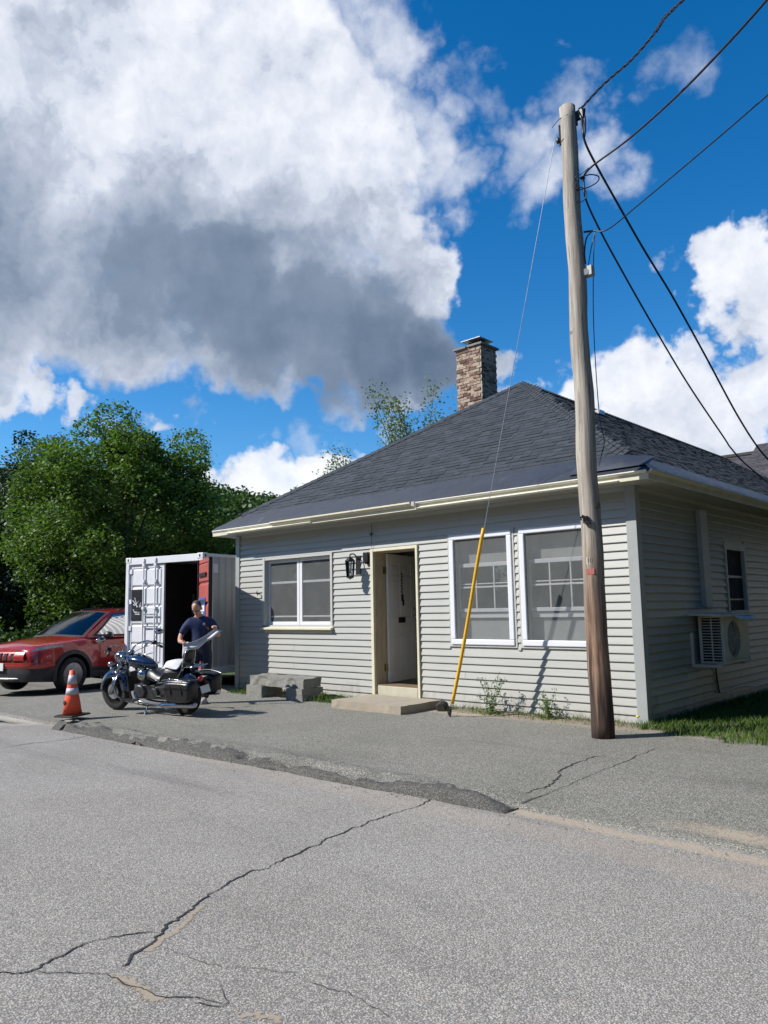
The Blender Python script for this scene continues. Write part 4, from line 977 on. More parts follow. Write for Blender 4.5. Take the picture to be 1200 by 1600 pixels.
a = cable('overhead_cable', [W(6.4, 1.4, .12)] + sp([(950, 358, 9.7), (1000, 318, 9.2), (1100, 234, 8.3), (1200, 148, 7.5), (1300, 60, 6.8)]), .009, 'thinner cable from the lowest hook rising to the right edge'); a['group'] = Wd
a = cable('overhead_cable', [W(8.02, 1.4, .06)] + sp([(913, 218, 9.95), (930, 255, 10.1), (965, 318, 10.5), (1005, 388, 11), (1050, 462, 11.6), (1100, 552, 12.3), (1150, 645, 13), (1185, 700, 13.6), (1215, 733, 14)]), .016, 'thick drop cable from the pole top down past the right roof edge'); a['group'] = Wd
a = cable('overhead_cable', [W(7.12, 1.4, .04)] + sp([(915, 310, 9.95), (935, 355, 10.2), (970, 420, 10.6), (1020, 508, 11.2), (1075, 600, 12), (1130, 682, 12.8), (1142, 700, 13), (1165, 725, 13.3), (1210, 762, 14)]), .013, 'lower drop cable from mid pole sagging to the right roof'); a['group'] = Wd
t = thing('cable_coil', 'loose coiled loops of black cable tied at mid pole', 'cable coil', W(7.12, 1.4, .03)); o_ = Vector(t.location); g = G()
g.tube([p-o_ for p in crv(sp([(900, 292, 9.9), (903, 280, 9.88), (920, 273, 9.85), (934, 275, 9.85), (935, 282, 9.85), (925, 290, 9.86), (905, 297, 9.9), (898, 294, 9.9)]), 7)], .008, 6)
g.tube([p-o_ for p in crv(sp([(900, 295, 9.9), (910, 293, 9.88), (916, 301, 9.86), (914, 311, 9.86), (906, 316, 9.88), (899, 315, 9.9)]), 7)], .007, 6)
g.tube([p-o_ for p in crv(sp([(898, 283, 9.9), (900, 276, 9.86), (908, 272, 9.85), (920, 262, 9.8)]), 5)], .006, 6)
g.build('strand', m_black, t, smooth=True)

GY = thing('guy_wire', 'steel guy wire with yellow plastic guard anchored at the wall foot', 'guy wire', (-2.634, -.778, 0))
Gb = Vector((0, 0, 0)); Gt = Vector((-.307+2.634, -1.1+.778, 7.80)); d = (Gt-Gb); s0 = .345
bow = Vector((0, 0, 0))
g = G(); g.tube([Gb+d*.02, Gb+d*.35, Gt], .0045, 6); g.build('strand', m_steel, GY)
pts = [Gb+d*(.025+(s0-.025)*k/20)+Vector((.012*math.sin(k*.16*math.pi/2), 0, 0)) for k in range(21)]
g = G(); g.tube(pts, [.026]*21, 12); g.tube([pts[12]-d*.001, pts[12]+d*.001], .029, 12); g.build('guard', mat('yellow_plastic', (.72, .40, .022), .45, var=.08, scale=5, col2=(.50, .30, .05), c2lo=.6, c2hi=.8), GY, smooth=True)
g = G(); g.tube(crv([(-.02, 0, .16), (-.035, 0, .08), (-.01, 0, .02), (.02, 0, .05), (.03, 0, .12)], 5), .010, 6); g.cyl((0, 0, -.05), (.005, 0, .12), .016, n=8); g.build('anchor', m_black, GY)

# ------------------------------------------------------------------ traffic cone
cz = -.02
CP = pz(113, 1117, .03)
CN = thing('traffic_cone', 'orange traffic cone with two white bands on the kerb end', 'traffic cone', (CP.x, CP.y, .015), (R(1.5), R(-1), R(20)))
m_or = mat('cone_orange', (.85, .10, .045), .5, var=.08, scale=6, col2=(.25, .05, .03), c2lo=.66, c2hi=.72, c2scale=6)
def cr(h): return .150-.112*h/.70
g = G(); g.lathe([(cr(.03), .03), (cr(.30), .30), (cr(.42), .42), (cr(.56), .56), (cr(.70), .70), (cr(.70)-.006, .70)], n=24); g.build('cone_body', m_or, CN, smooth=True)
g = G(); g.slab([(-.19, -.19, 0), (.19, -.19, 0), (.19, .19, 0), (-.19, .19, 0)], (0, 0, 1), .028); g.build('base', m_black, CN, bevel=.01)
for h0, h1 in ((.33, .43), (.49, .63)):
    G().lathe([(cr(h0)+.003, h0), (cr(h1)+.003, h1)], n=24).build('reflective_band', mat('reflective_white', (.50, .47, .50), .4, var=.08), CN, smooth=True)
q = vdir*.6 + Vector((-.9, 0, 0)); 
g = G(); g.ell((-.045, -.118, .215), (.034, .012, .038), rot=(0, 0, R(-20))); g.ell((-.02, -.135, .10), (.014, .008, .014)); g.build('hole_patch', mat('cone_hole_grime', (.10, .045, .025), .9), CN)

# ------------------------------------------------------------------ shipping container
CT = thing('shipping_container', 'white shipping container with one red lined door swung open', 'shipping container', (-9.48, -.45, .26), (0, 0, R(11)))
m_cw = mat('container_white', (.66, .67, .69), .5, var=.06, scale=3, col2=(.40, .38, .36), c2lo=.66, c2hi=.80, c2scale=4)
m_cg = mat('container_side_grey', (.42, .42, .41), .55, var=.08, scale=2, col2=(.30, .29, .27), c2lo=.6, c2hi=.8)
m_red = mat('container_red', (.33, .062, .048), .55, var=.15, scale=5, stretch=(1, 1, .3))
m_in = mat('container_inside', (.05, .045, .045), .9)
CW, CH, CL = 2.44, 2.59, 6.06
g = G(); p = .10
for x in (-CW, -p): g.box(x, x+p, 0, .12, 0, CH-.0); g.box(x, x+p, CL-.12, CL, 0, CH)
g.box(-CW+p, -p, 0.004, .12, CH-.16, CH-.006); g.box(-CW+p, -p, .004, .12, .0, .13)
g.box(-CW+p, -p, CL-.12, CL-.004, CH-.12, CH-.006); g.box(-CW+p, -p, CL-.12, CL-.004, 0, .13)
g.box(-.065, -.004, .12, CL-.12, CH-.07, CH-.006); g.box(-CW+.004, -CW+.065, .12, CL-.12, CH-.07, CH-.006)
g.box(-.065, -.004, .12, CL-.12, 0, .15); g.box(-CW+.004, -CW+.065, .12, CL-.12, 0, .15)
g.build('frame', m_cw, CT, bevel=.006)
for x in (-CW-.008, -.17):
    for y in (-.008, CL-.16):
        for z in (CH-.115, -.006):
            g = G(); g.box(x, x+.178, y, y+.165, z, z+.12)
            cc = g.build('corner_casting', m_cw, CT, bevel=.012)
            g = G(); yy = y-.002 if y < 1 else y+.167; g.ell((x+.089, yy, z+.06), (.022, .006, .036), 10, 6); xx = x+.18 if x > -1 else x-.002; g.ell((xx, y+.082, z+.06), (.006, .024, .036), 10, 6)
            g.build('casting_hole', m_black, cc)
def corr(x, sgn):
    g = G(); y = .12; pts = []
    while y < CL-.12:
        for dy, dx in ((0, 0), (.07, 0), (.105, -.03), (.175, -.03), (.21, 0)): pts.append((min(y+dy, CL-.12), x+dx*sgn))
        y += .21
    for (ya, xa), (yb, xb) in zip(pts[:-1], pts[1:]):
        if yb > ya: g.add([(xa, ya, .14), (xb, yb, .14), (xb, yb, CH-.06), (xa, ya, CH-.06)], [(0,1,2,3)])
    return g
corr(-.012, 1).build('side_panel', m_cg, CT); corr(-CW+.012, -1).build('side_panel', m_cg, CT)
G().box(-CW+.066, -.066, .12, CL-.12, CH-.05, CH-.03).build('top_panel', m_cw, CT)
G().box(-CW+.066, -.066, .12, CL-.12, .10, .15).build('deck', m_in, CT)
G().box(-CW+.1, -.1, CL-.10, CL-.06, .14, CH-.12).build('end_panel', m_cg, CT)
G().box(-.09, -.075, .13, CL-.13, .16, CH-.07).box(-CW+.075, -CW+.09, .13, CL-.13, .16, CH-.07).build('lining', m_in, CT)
G().box(-.011, .012, .30, .46, CH-.42, CH-.22).build('vent', m_cw, CT, bevel=.01)
# doors; local door space: a along from hinge, t outward, z
def door_geo(fn, mo, outside=True):
    """returns list of (name, G)"""
    out = []; Wd_, Z0, Z1 = 1.115, .14, CH-.165
    def bx(g, a0, a1, t0, t1, z0, z1, mi=0):
        P = [fn(a, t, z) for z in (z0, z1) for a, t in ((a0, t1), (a1, t1), (a1, t0), (a0, t0))]
        g.add(P, [(0,3,2,1),(4,5,6,7),(0,1,5,4),(1,2,6,5),(2,3,7,6),(3,0,4,7)], mi)
    return bx, Wd_, Z0, Z1
def make_door(hinge, ang_, flip, matl, lab):
    ux, uy = math.cos(ang_), math.sin(ang_); nx, ny = (uy, -ux) if not flip else (-uy, ux)
    fn = lambda a, t, z: (hinge[0]+a*ux+t*nx, hinge[1]+a*uy+t*ny, z)
    bx, Wd_, Z0, Z1 = door_geo(fn, None)
    g = G(); bx(g, 0, Wd_, -.035, -.025, Z0, Z1)
    bx(g, 0, .07, -.045, .0, Z0, Z1); bx(g, Wd_-.07, Wd_, -.045, .0, Z0, Z1); bx(g, .07, Wd_-.07, -.044, -.001, Z0, Z0+.08); bx(g, .07, Wd_-.07, -.044, -.001, Z1-.08, Z1)
    do = g.build('door', matl, CT, label=lab)
    nP = 5; zz = [Z0+.08+(Z1-Z0-.16)*k/nP for k in range(nP+1)]
    for k in range(nP):
        g = G(); z0_, z1_ = zz[k]+.045, zz[k+1]-.045; A0, A1 = .10, Wd_-.10
        P = [fn(A0-.03, -.025, z0_-.035), fn(A1+.03, -.025, z0_-.035), fn(A1+.03, -.025, z1_+.035), fn(A0-.03, -.025, z1_+.035), fn(A0, .008, z0_), fn(A1, .008, z0_), fn(A1, .008, z1_), fn(A0, .008, z1_)]
        g.add(P, [(4,5,6,7),(0,1,5,4),(1,2,6,5),(2,3,7,6),(3,0,4,7)]); g.build('pressed_panel', matl, do)
    return do, fn, bx, Wd_, Z0, Z1
ld, fn, bx, Wd_, Z0, Z1 = make_door((-CW+.10, .045), 0, False, m_cw, 'closed white left door with locking bars and black notice')
for a in (.50, .88):
    g = G(); g.cyl(fn(a, .045, Z0-.06), fn(a, .045, Z1+.09), .018, n=8)
    for z in (Z0+.02, Z0+.55, Z0+1.3, Z0+1.9, Z1-.02): bx(g, a-.035, a+.035, .012, .066, z-.03, z+.03)
    bx(g, a-.03, a+.03, .01, .07, Z1+.05, Z1+.13); g.build('lock_bar', m_cw, ld)
g = G()
for z in (Z0+.12, Z0+.85, Z0+1.45, Z1-.15): bx(g, -.09, .09, .0, .03, z-.05, z+.05); g.cyl(fn(-.02, .03, z-.06), fn(-.02, .03, z+.06), .02, n=8)
g.build('hinge', m_cw, ld)
g = G(); bx(g, .50, .98, .05, .06, 1.02, 1.05); bx(g, .50, .98, .05, .06, 1.28, 1.31); g.build('lock_handle', m_steel, ld)
g = G(); bx(g, .075, .455, .012, .020, 1.16, 1.86); g.build('notice_board', m_black, ld)
# white scrawl on the notice: crossed tools emblem over a short scribbled line
g = G()
def stroke(pts, w=.010):
    g.tube([fn(a, .022, z) for a, z in pts], w, 5)
stroke([(.13, 1.62), (.20, 1.55), (.30, 1.47)]); stroke([(.20, 1.68), (.25, 1.56), (.28, 1.46)], .012); stroke([(.33, 1.60), (.27, 1.55), (.20, 1.50), (.15, 1.53)])
stroke([(.36, 1.52), (.40, 1.56), (.41, 1.48), (.36, 1.46), (.36, 1.52)]); stroke([(.15, 1.42), (.19, 1.36), (.24, 1.33)]); stroke([(.24, 1.37), (.28, 1.33), (.31, 1.36), (.34, 1.32), (.38, 1.35), (.38, 1.30), (.22, 1.305)], .009)
g.build('white_lettering', m_white, ld)
rd, fn, bx, Wd_, Z0, Z1 = make_door((-.085, -.03), R(180+146.5), False, m_red, 'red inner face of the open right door')
# flip=True: t axis points to the inner face
g = G(); bx(g, Wd_, Wd_+.03, -.05, .02, Z0, Z1); bx(g, 0.01, .05, .001, .03, Z0, Z1); g.build('gasket', m_black, rd)
g = G(); bx(g, .18, .90, .02, .045, 2.06, 2.13); g.build('shelf_bracket', m_black, rd)
g = G(); bx(g, .0, Wd_, -.075, -.046, Z0, Z1); g.build('outer_skin', m_cw, rd)
g = G(); bx(g, .12, .80, .016, .024, .95, 1.62); po = g.build('poster', mat('poster_blue', (.05, .11, .34), .5, var=.1), rd)
for (a0, a1, z0_, z1_, mm) in ((.16, .76, 1.50, 1.58, mat('poster_navy', (.02, .03, .08), .5)), (.16, .76, 1.34, 1.46, m_white), (.20, .34, .98, 1.30, m_white), (.50, .62, 1.08, 1.32, m_white), (.48, .66, .97, 1.07, mat('poster_orange', (.7, .22, .03), .5))):
    g = G(); bx(g, a0, a1, .0245, .028, z0_, z1_); g.build('poster_print', mm, po)
# contents
def local2world(x, y, z): return CT.matrix_basis @ Vector((x, y, z)) if False else Vector((-9.48+x*math.cos(R(11))-y*math.sin(R(11)), -.45+x*math.sin(R(11))+y*math.cos(R(11)), .26+z))
SHf = thing('storage_shelf', 'metal shelf of tools standing in the dark container', 'shelf', local2world(-1.15, 1.5, .152), (0, 0, R(11)))
g = G()
for x in (-.45, .45):
    for y in (-.2, .2): g.box(x-.02, x+.02, y-.02, y+.02, 0, 1.6)
g.build('upright', m_steel, SHf)
for z in (.3, .8, 1.3): G().box(-.46, .46, -.22, .22, z, z+.02).build('shelf_board', m_steel, SHf)
rc = random.Random(4)
labs = ['dull yellow tin', 'grey parts bin', 'brown carton', 'red oil can', 'pale bucket', 'green box', 'tan tool box', 'black case']
cols_ = [(.45, .33, .08), (.3, .3, .3), (.25, .16, .08), (.4, .05, .04), (.5, .48, .42), (.08, .18, .08), (.35, .26, .16), (.03, .03, .03)]
for k in range(8):
    x = -.36+.24*(k % 4); z = .321 if k < 4 else .821; nm = ['tin', 'parts_bin', 'carton', 'oil_can', 'bucket', 'storage_box', 'tool_box', 'case'][k]
    w = local2world(-1.15+x, 1.5-.06, .152+z)
    t = thing(nm, labs[k] + ' on the ' + ('lower' if k < 4 else 'middle') + ' board of the container shelf', nm.replace('_', ' '), w, (0, 0, R(11)))
    g = G(); h = rc.uniform(.16, .28)
    if k in (0, 3, 4): g.lathe([(.08, 0), (.09, h), (.08, h+.01)], n=14)
    else: g.box(-.09, .09, -.1, .1, 0, h)
    g.build('body', mat(nm+'_paint', cols_[k], .6), t, bevel=.006)
    g = G(); g.tube(crv([(-.06, 0, h), (0, 0, h+.05), (.06, 0, h)], 4), .006, 5); g.build('handle', m_steel, t)
# timber blocks under container
for k, (x, y) in enumerate(((-.2, .2), (-CW+.2, .2))):
    w = local2world(x, y, -.26); zb = -.03 if w.x > -11 else -.12
    G().box(-.2, .2, -.12, .12, 0, .253-zb).build('timber_block', mat('timber', (.12, .08, .05), .9), None, smooth=False, label='timber block under the %s front corner of the white container' % ('right', 'left')[k], cat='block', group='blocks under the container').location = (w.x, w.y, zb)

# ------------------------------------------------------------------ red suv
def build_suv():
    h = R(-74); sc_ = 1.05; hx = Vector((math.cos(h), math.sin(h), 0)); hy = Vector((-math.sin(h), math.cos(h), 0))
    org = Vector((-12.10, -2.08, 0)) - hx*1.35*sc_ - hy*.80*sc_
    S = thing('parked_suv', 'red suv parked nose out beside the white container', 'car', (org.x, org.y, -.085), (0, 0, h)); S.scale = (sc_,)*3
    m_paint = mat('red_car_paint', (.33, .018, .014), .30, metal=.15, var=.02, scale=1, coat=1.0); m_plast = mat('black_cladding', (.018, .019, .022), .6, var=.1)
    st = [  # x, halfw, zb, zs, zc
        (2.30, .56, .41, .77, .83), (2.26, .76, .33, .87, .945), (2.12, .87, .27, .945, 1.02), (1.80, .925, .24, 1.00, 1.085), (1.35, .94, .24, 1.045, 1.13),
        (.90, .94, .24, 1.08, 1.165), (.5, .93, .24, 1.06, 1.13), (0, .93, .24, 1.065, 1.11), (-.7, .93, .24, 1.075, 1.11), (-1.35, .935, .25, 1.09, 1.12), (-1.9, .92, .28, 1.10, 1.12), (-2.2, .87, .33, 1.08, 1.09), (-2.34, .74, .42, 1.0, 1.0)]
    def prof(x, w, zb, zs, zc):
        half = [(0, zb), (w*.55, zb), (w-.07, zb+.01), (w-.015, zb+.10), (w, zb+.24), (w-.005, zs-.28), (w-.03, zs-.12), (w-.07, zs-.03), (w-.14, zs+.015), (w*.60, zs+(zc-zs)*.55), (w*.3, zs+(zc-zs)*.88), (0, zc)]
        return half
    xsn = []; 
    n = len(st); fine = []
    for i in range(n-1):
        for k in range(4):
            t = k/4; P = [st[max(i-1, 0)], st[i], st[i+1], st[min(i+2, n-1)]]
            fine.append(tuple(.5*((2*P[1][j]) + (P[2][j]-P[0][j])*t + (2*P[0][j]-5*P[1][j]+4*P[2][j]-P[3][j])*t*t + (3*P[1][j]-P[0][j]-3*P[2][j]+P[3][j])*t**3) if j else P[1][0]+(P[2][0]-P[1][0])*t for j in range(5)))
    fine.append(st[-1])
    g = G(); m_ = 12; full = 2*m_-2
    for q in fine:
        hp = prof(*q); ringp = [(q[0]-(.0), y, z) for y, z in hp] + [(q[0], -y, z) for y, z in reversed(hp[1:-1])]
        g.v += ringp
    for i in range(len(fine)-1):
        for j in range(full):
            j2 = (j+1) % full; g.f.append((i*full+j, i*full+j2, (i+1)*full+j2, (i+1)*full+j)); g.mi.append(0)
    g.f.append(tuple(range(full))[::-1]); g.mi.append(0); g.f.append(tuple((len(fine)-1)*full+j for j in range(full))); g.mi.append(0)
    body = g.build('body', m_paint, S)
    # wheel arches
    cut = G()
    for x in (1.35, -1.35):
        for s in (-1, 1): cut.cyl((x, s*.60, .36), (x, s*1.1, .36), .435, n=32)
    cme = cut.mesh('arch_cutter', m_plast); co = bpy.data.objects.new('arch_cutter', cme); COL.objects.link(co); co.parent = S
    import bmesh
    for me_ in (body.data, cme):
        b_ = bmesh.new(); b_.from_mesh(me_); bmesh.ops.remove_doubles(b_, verts=b_.verts, dist=1e-5); bmesh.ops.recalc_face_normals(b_, faces=b_.faces); b_.to_mesh(me_); b_.free()
    bm = body.modifiers.new('arch', 'BOOLEAN'); bm.operation = 'DIFFERENCE'; bm.object = co; bm.solver = 'EXACT'
    dg = bpy.context.evaluated_depsgraph_get(); dg.update()
    nm = bpy.data.meshes.new_from_object(body.evaluated_get(dg)); body.modifiers.clear(); body.data = nm
    bpy.data.objects.remove(co)
    autosmooth(body, 32)
    nm.materials.clear(); nm.materials.append(m_paint); nm.materials.append(m_plast)
    for p_ in nm.polygons:
        c = p_.center
        dd = min(math.hypot(c.x-1.35, c.z-.36), math.hypot(c.x+1.35, c.z-.36))
        inside = dd < .45 and abs(c.y) < .935
        p_.material_index = 1 if (inside or c.z < .36 or (abs(c.y) > .6 and c.z < .44 and abs(c.x) < 1.0) ) else 0
        if inside: p_.use_smooth = False
    # arch cladding
    for x in (1.35, -1.35):
        for s in (-1, 1):
            g = G(); n_ = 24
            for k in range(n_+1):
                a = R(-12)+R(204)*k/n_
                for r_, y in ((.425, .90), (.425, .958), (.505, .950), (.51, .90)):
                    g.v.append((x+r_*math.cos(a), s*y, .36+r_*math.sin(a)))
            for k in range(n_):
                for j in range(4): g.f.append((k*4+j, k*4+(j+1) % 4, (k+1)*4+(j+1) % 4, (k+1)*4+j)); g.mi.append(0)
            g.build('arch_trim', m_plast, S)
    for q_ in ((.88, .953), (-.953, -.88)): G().box(-.86, .86, q_[0], q_[1], .27, .40).build('sill_trim', m_plast, S, bevel=.015)
    # cabin
    def side(t, s, sg, off=0.0):
        A = Vector((.98, .80, 1.10)); E = Vector((-2.28, .80, 1.08)); Bp = Vector((.10, .60, 1.635)); D = Vector((-1.98, .61, 1.62))
        a = A.lerp(E, t) + Vector((0, .075*math.sin(math.pi*min(1, t*1.05)), -.02*math.sin(math.pi*t))); b = Bp.lerp(D, t) + Vector((0, .035*math.sin(math.pi*t), .045*math.sin(math.pi*t)))
        p_ = a.lerp(b, s); bul = .035*math.sin(math.pi*s); q = Vector((p_.x, p_.y+bul+off, p_.z+off*.3)); q.y *= sg; return q
    def wsf(u, s, off=0.0):
        w0, w1 = .80, .60; yv = (2*u-1); A = Vector((.98+.14*(1-yv*yv), w0*yv, 1.10+.03*(1-yv*yv))); Bp = Vector((.10+.08*(1-yv*yv), w1*yv, 1.635+.045*(1-yv*yv)))
        p_ = A.lerp(Bp, s); return p_ + Vector((off*.5, 0, off*.85+.02*math.sin(math.pi*s)))
    def rear(u, s):
        yv = 2*u-1; return Vector((-2.28, .80*yv, 1.08)).lerp(Vector((-1.98-.05*(1-yv*yv), .61*yv, 1.62+.03*(1-yv*yv))), s)
    def rooff(u, v):
        l = side(u, 1, 1); yv = 2*v-1; cr_ = (1-yv*yv)
        return Vector((l.x + (.10*cr_*(1-u)) - .05*cr_*u, l.y*yv, l.z+.05*cr_*(1)))
    g = G(); g.grid(lambda u, v: side(u, v, 1), 20, 6, flip=True); g.grid(lambda u, v: side(u, v, -1), 20, 6); g.grid(lambda u, v: wsf(u, v), 12, 6); g.grid(rear, 12, 4, flip=True); g.grid(rooff, 20, 12)
    cabn = g.build('roof', m_paint, S, smooth=True)
    def patch(fn, u0, u1, v0, v1, nu=8, nv=5, flip=False):
        g = G(); g.grid(lambda u, v: fn(u0+(u1-u0)*u, v0+(v1-v0)*v), nu, nv, flip=flip); return g
    patch(lambda u, v: wsf(u, v, .010), .05, .95, .06, .93, 10, 6).build('windshield', m_carglass, S, smooth=True)
    patch(lambda u, v: wsf(u, v, .005), .02, .98, .0, .97, 10, 6).build('windshield_surround', m_plast, S, smooth=True)
    for sg in (1, -1):
        patch(lambda u, v: side(u, v, sg, .004), .05, .93, .05, .93, 16, 5, flip=sg > 0).build('window_surround', m_plast, S, smooth=True)
        for u0, u1 in ((.075, .41), (.43, .68), (.70, .90)):
            patch(lambda u, v: side(u, v, sg, .011), u0, u1, .11, .86, 10, 5, flip=sg > 0).build('window', m_carglass, S, smooth=True)
        g = G(); g.tube([side(.12+.75*k/10, 1.0, sg, 0)+Vector((0, -sg*.03, .055 if 0 < k < 10 else .02)) for k in range(11)], .016, 6); g.build('roof_rail', m_black, S, smooth=True)
        g = G(); g.ell((.55, sg*1.045, 1.135), (.075, .115, .085), 12, 8); g.obox((.56, sg*.93, 1.09), (.08, .16, .04)); mo_ = g.build('wing_mirror', m_black, S, smooth=True)
        g = G(); g.ell((.49, sg*1.05, 1.14), (.03, .09, .065), 12, 8); g.build('mirror_glass', m_chrome, mo_, smooth=True)
        for x in (-.12, -1.12):
            g = G(); g.tube(crv([(x-.10, sg*.925, .98), (x, sg*.965, .985), (x+.10, sg*.925, .985)], 4), .016, 8); g.build('door_handle', m_paint, S, smooth=True)
        for xx, zt in ((.93-.28, 1.03), (-.38, 1.04), (-1.28, 1.05)):
            g = G(); g.tube([(xx-.02, sg*.905, zt), (xx, sg*.932, .85), (xx, sg*.936, .60), (xx+.02, sg*.93, .42)], .004, 4); g.build('door_seam', m_black, S)
        # headlight: slim daytime strip up on the bonnet edge plus dark lower lamp
        hl = crv([(1.62, sg*.905, .965), (1.85, sg*.893, .955), (2.06, sg*.83, .925), (2.20, sg*.73, .885)], 5); g = G()
        for i, p_ in enumerate(hl):
            t = i/(len(hl)-1); hh_ = .010+.030*math.sin(math.pi*min(1, t*.8+.1)); g.v += [tuple(p_+Vector((.018*t, sg*.018, hh_))), tuple(p_+Vector((.025*t, sg*.022, -hh_*.6)))]
        for i in range(len(hl)-1): g.f.append((2*i, 2*i+1, 2*i+3, 2*i+2)); g.mi.append(0)
        g.build('headlight', mat('headlamp_lens', (.42, .43, .45), .15, var=.1, coat=1), S, smooth=True)
        hl = crv([(2.02, sg*.855, .74), (2.16, sg*.79, .725), (2.26, sg*.68, .71)], 4); g = G()
        for i, p_ in enumerate(hl): g.v += [tuple(p_+Vector((.0, sg*.012, .03))), tuple(p_+Vector((.0, sg*.014, -.03)))]
        for i in range(len(hl)-1): g.f.append((2*i, 2*i+1, 2*i+3, 2*i+2)); g.mi.append(0)
        g.build('lower_lamp', m_plast, S, smooth=True)
    # grille with seven slots
    fp = crv([(1.82, -.950, 0), (1.98, -.945, 0), (2.17, -.885, 0), (2.29, -.74, 0), (2.345, -.45, 0), (2.36, 0, 0), (2.345, .45, 0), (2.29, .74, 0), (2.17, .885, 0), (1.98, .945, 0), (1.82, .950, 0)], 5)
    def strip(z0, z1, o0, o1, i0=0, i1=50, nv=4):
        g = G(); sel = fp[i0:i1+1]; k = len(sel)
        def F(u, v):
            q = sel[min(k-1, int(round(u*(k-1))))]; o_ = o0+(o1-o0)*v+.02*math.sin(math.pi*v); n_ = Vector((q.x-1.4, q.y*.9, 0)).normalized(); return Vector((q.x, q.y, z0+(z1-z0)*v)) + n_*o_
        g.grid(F, k-1, nv, flip=True); return g
    strip(.70, .865, .006, -.05, 17, 33).build('grille', m_paint, S, smooth=True)
    for k in range(7):
        y = (k-3)*.165; xg = 2.375-.05*(abs(y)/.5)**2; g = G(); g.obox((xg-.018, y, .775), (.035, .10, .15), (0, R(-14), math.atan2(y*.25, 1))); g.build('grille_slot', m_black, S, bevel=.012)
    strip(.53, .66, -.01, .012).build('bumper', m_paint, S, smooth=True)
    strip(.28, .535, -.05, -.004).build('lower_bumper', m_plast, S, smooth=True)
    g = G(); g.tube([(2.40-.14*abs(t)**2.4, .58*t, .345) for t in [k/8-1 for k in range(17)]], .020, 6); g.build('skid_bar', m_steel, S, smooth=True)
    g = G(); g.box(2.385, 2.40, -.155, .155, .50, .65); g.build('licence_plate', mat('plate_white', (.7, .7, .68), .5), S)
    m_ty = mat('tyre_rubber', (.018, .018, .019), .85, var=.2, bump=.4); m_rim = mat('dark_alloy', (.20, .20, .21), .3, metal=.8)
    for x in (1.35, -1.35):
        for s in (-1, 1):
            ax = (0, s, 0); c = (x, s*.72, .36)
            w = G().lathe([(.25, -.0), (.335, .0), (.358, .03), (.36, .11), (.358, .20), (.335, .23), (.25, .225), (.245, .20)], c, ax, 36).build('wheel', m_ty, S, smooth=True)
            g = G(); g.lathe([(.245, .215), (.235, .20), (.232, .10)], c, ax, 30)
            for k in range(5):
                a = k*2*math.pi/5+.3
                for da in (-.16, .16):
                    p0 = Vector((x+.05*math.cos(a), s*(.72+.20), .36+.05*math.sin(a))); p1 = Vector((x+.235*math.cos(a+da), s*(.72+.185), .36+.235*math.sin(a+da))); g.tube([p0, p1], [.022, .018], 6)
            g.lathe([(.0, .225), (.045, .222), (.055, .18)], c, ax, 16); 
            g.build('rim', m_rim, w, smooth=False)
            g = G(); g.lathe([(.23, .075), (.0, .076)], c, ax, 20); g.build('brake_disc', m_black, w)
    for sy in (-.38, .38):
        g = G(); g.obox((-.15, sy, .95), (.16, .48, .5), (0, R(-12), 0)); g.obox((-.18, sy, 1.28), (.09, .24, .16), (0, R(-10), 0)); g.build('seat', m_dk_seat, S, bevel=.05)
    g = G(); g.obox((.75, 0, 1.0), (.35, 1.4, .12)); g.build('dashboard', m_plast, S, bevel=.03)
    g = G(); g.tube([(.42+.02*math.sin(a), .38+.18*math.cos(a), 1.08+.17*math.sin(a)) for a in [k*math.pi/8 for k in range(16)]], .014, 6, closed=True); g.build('steering_wheel', m_black, S, smooth=True)
    return S
m_dk_seat = mat('seat_fabric', (.04, .04, .042), .85)
build_suv()

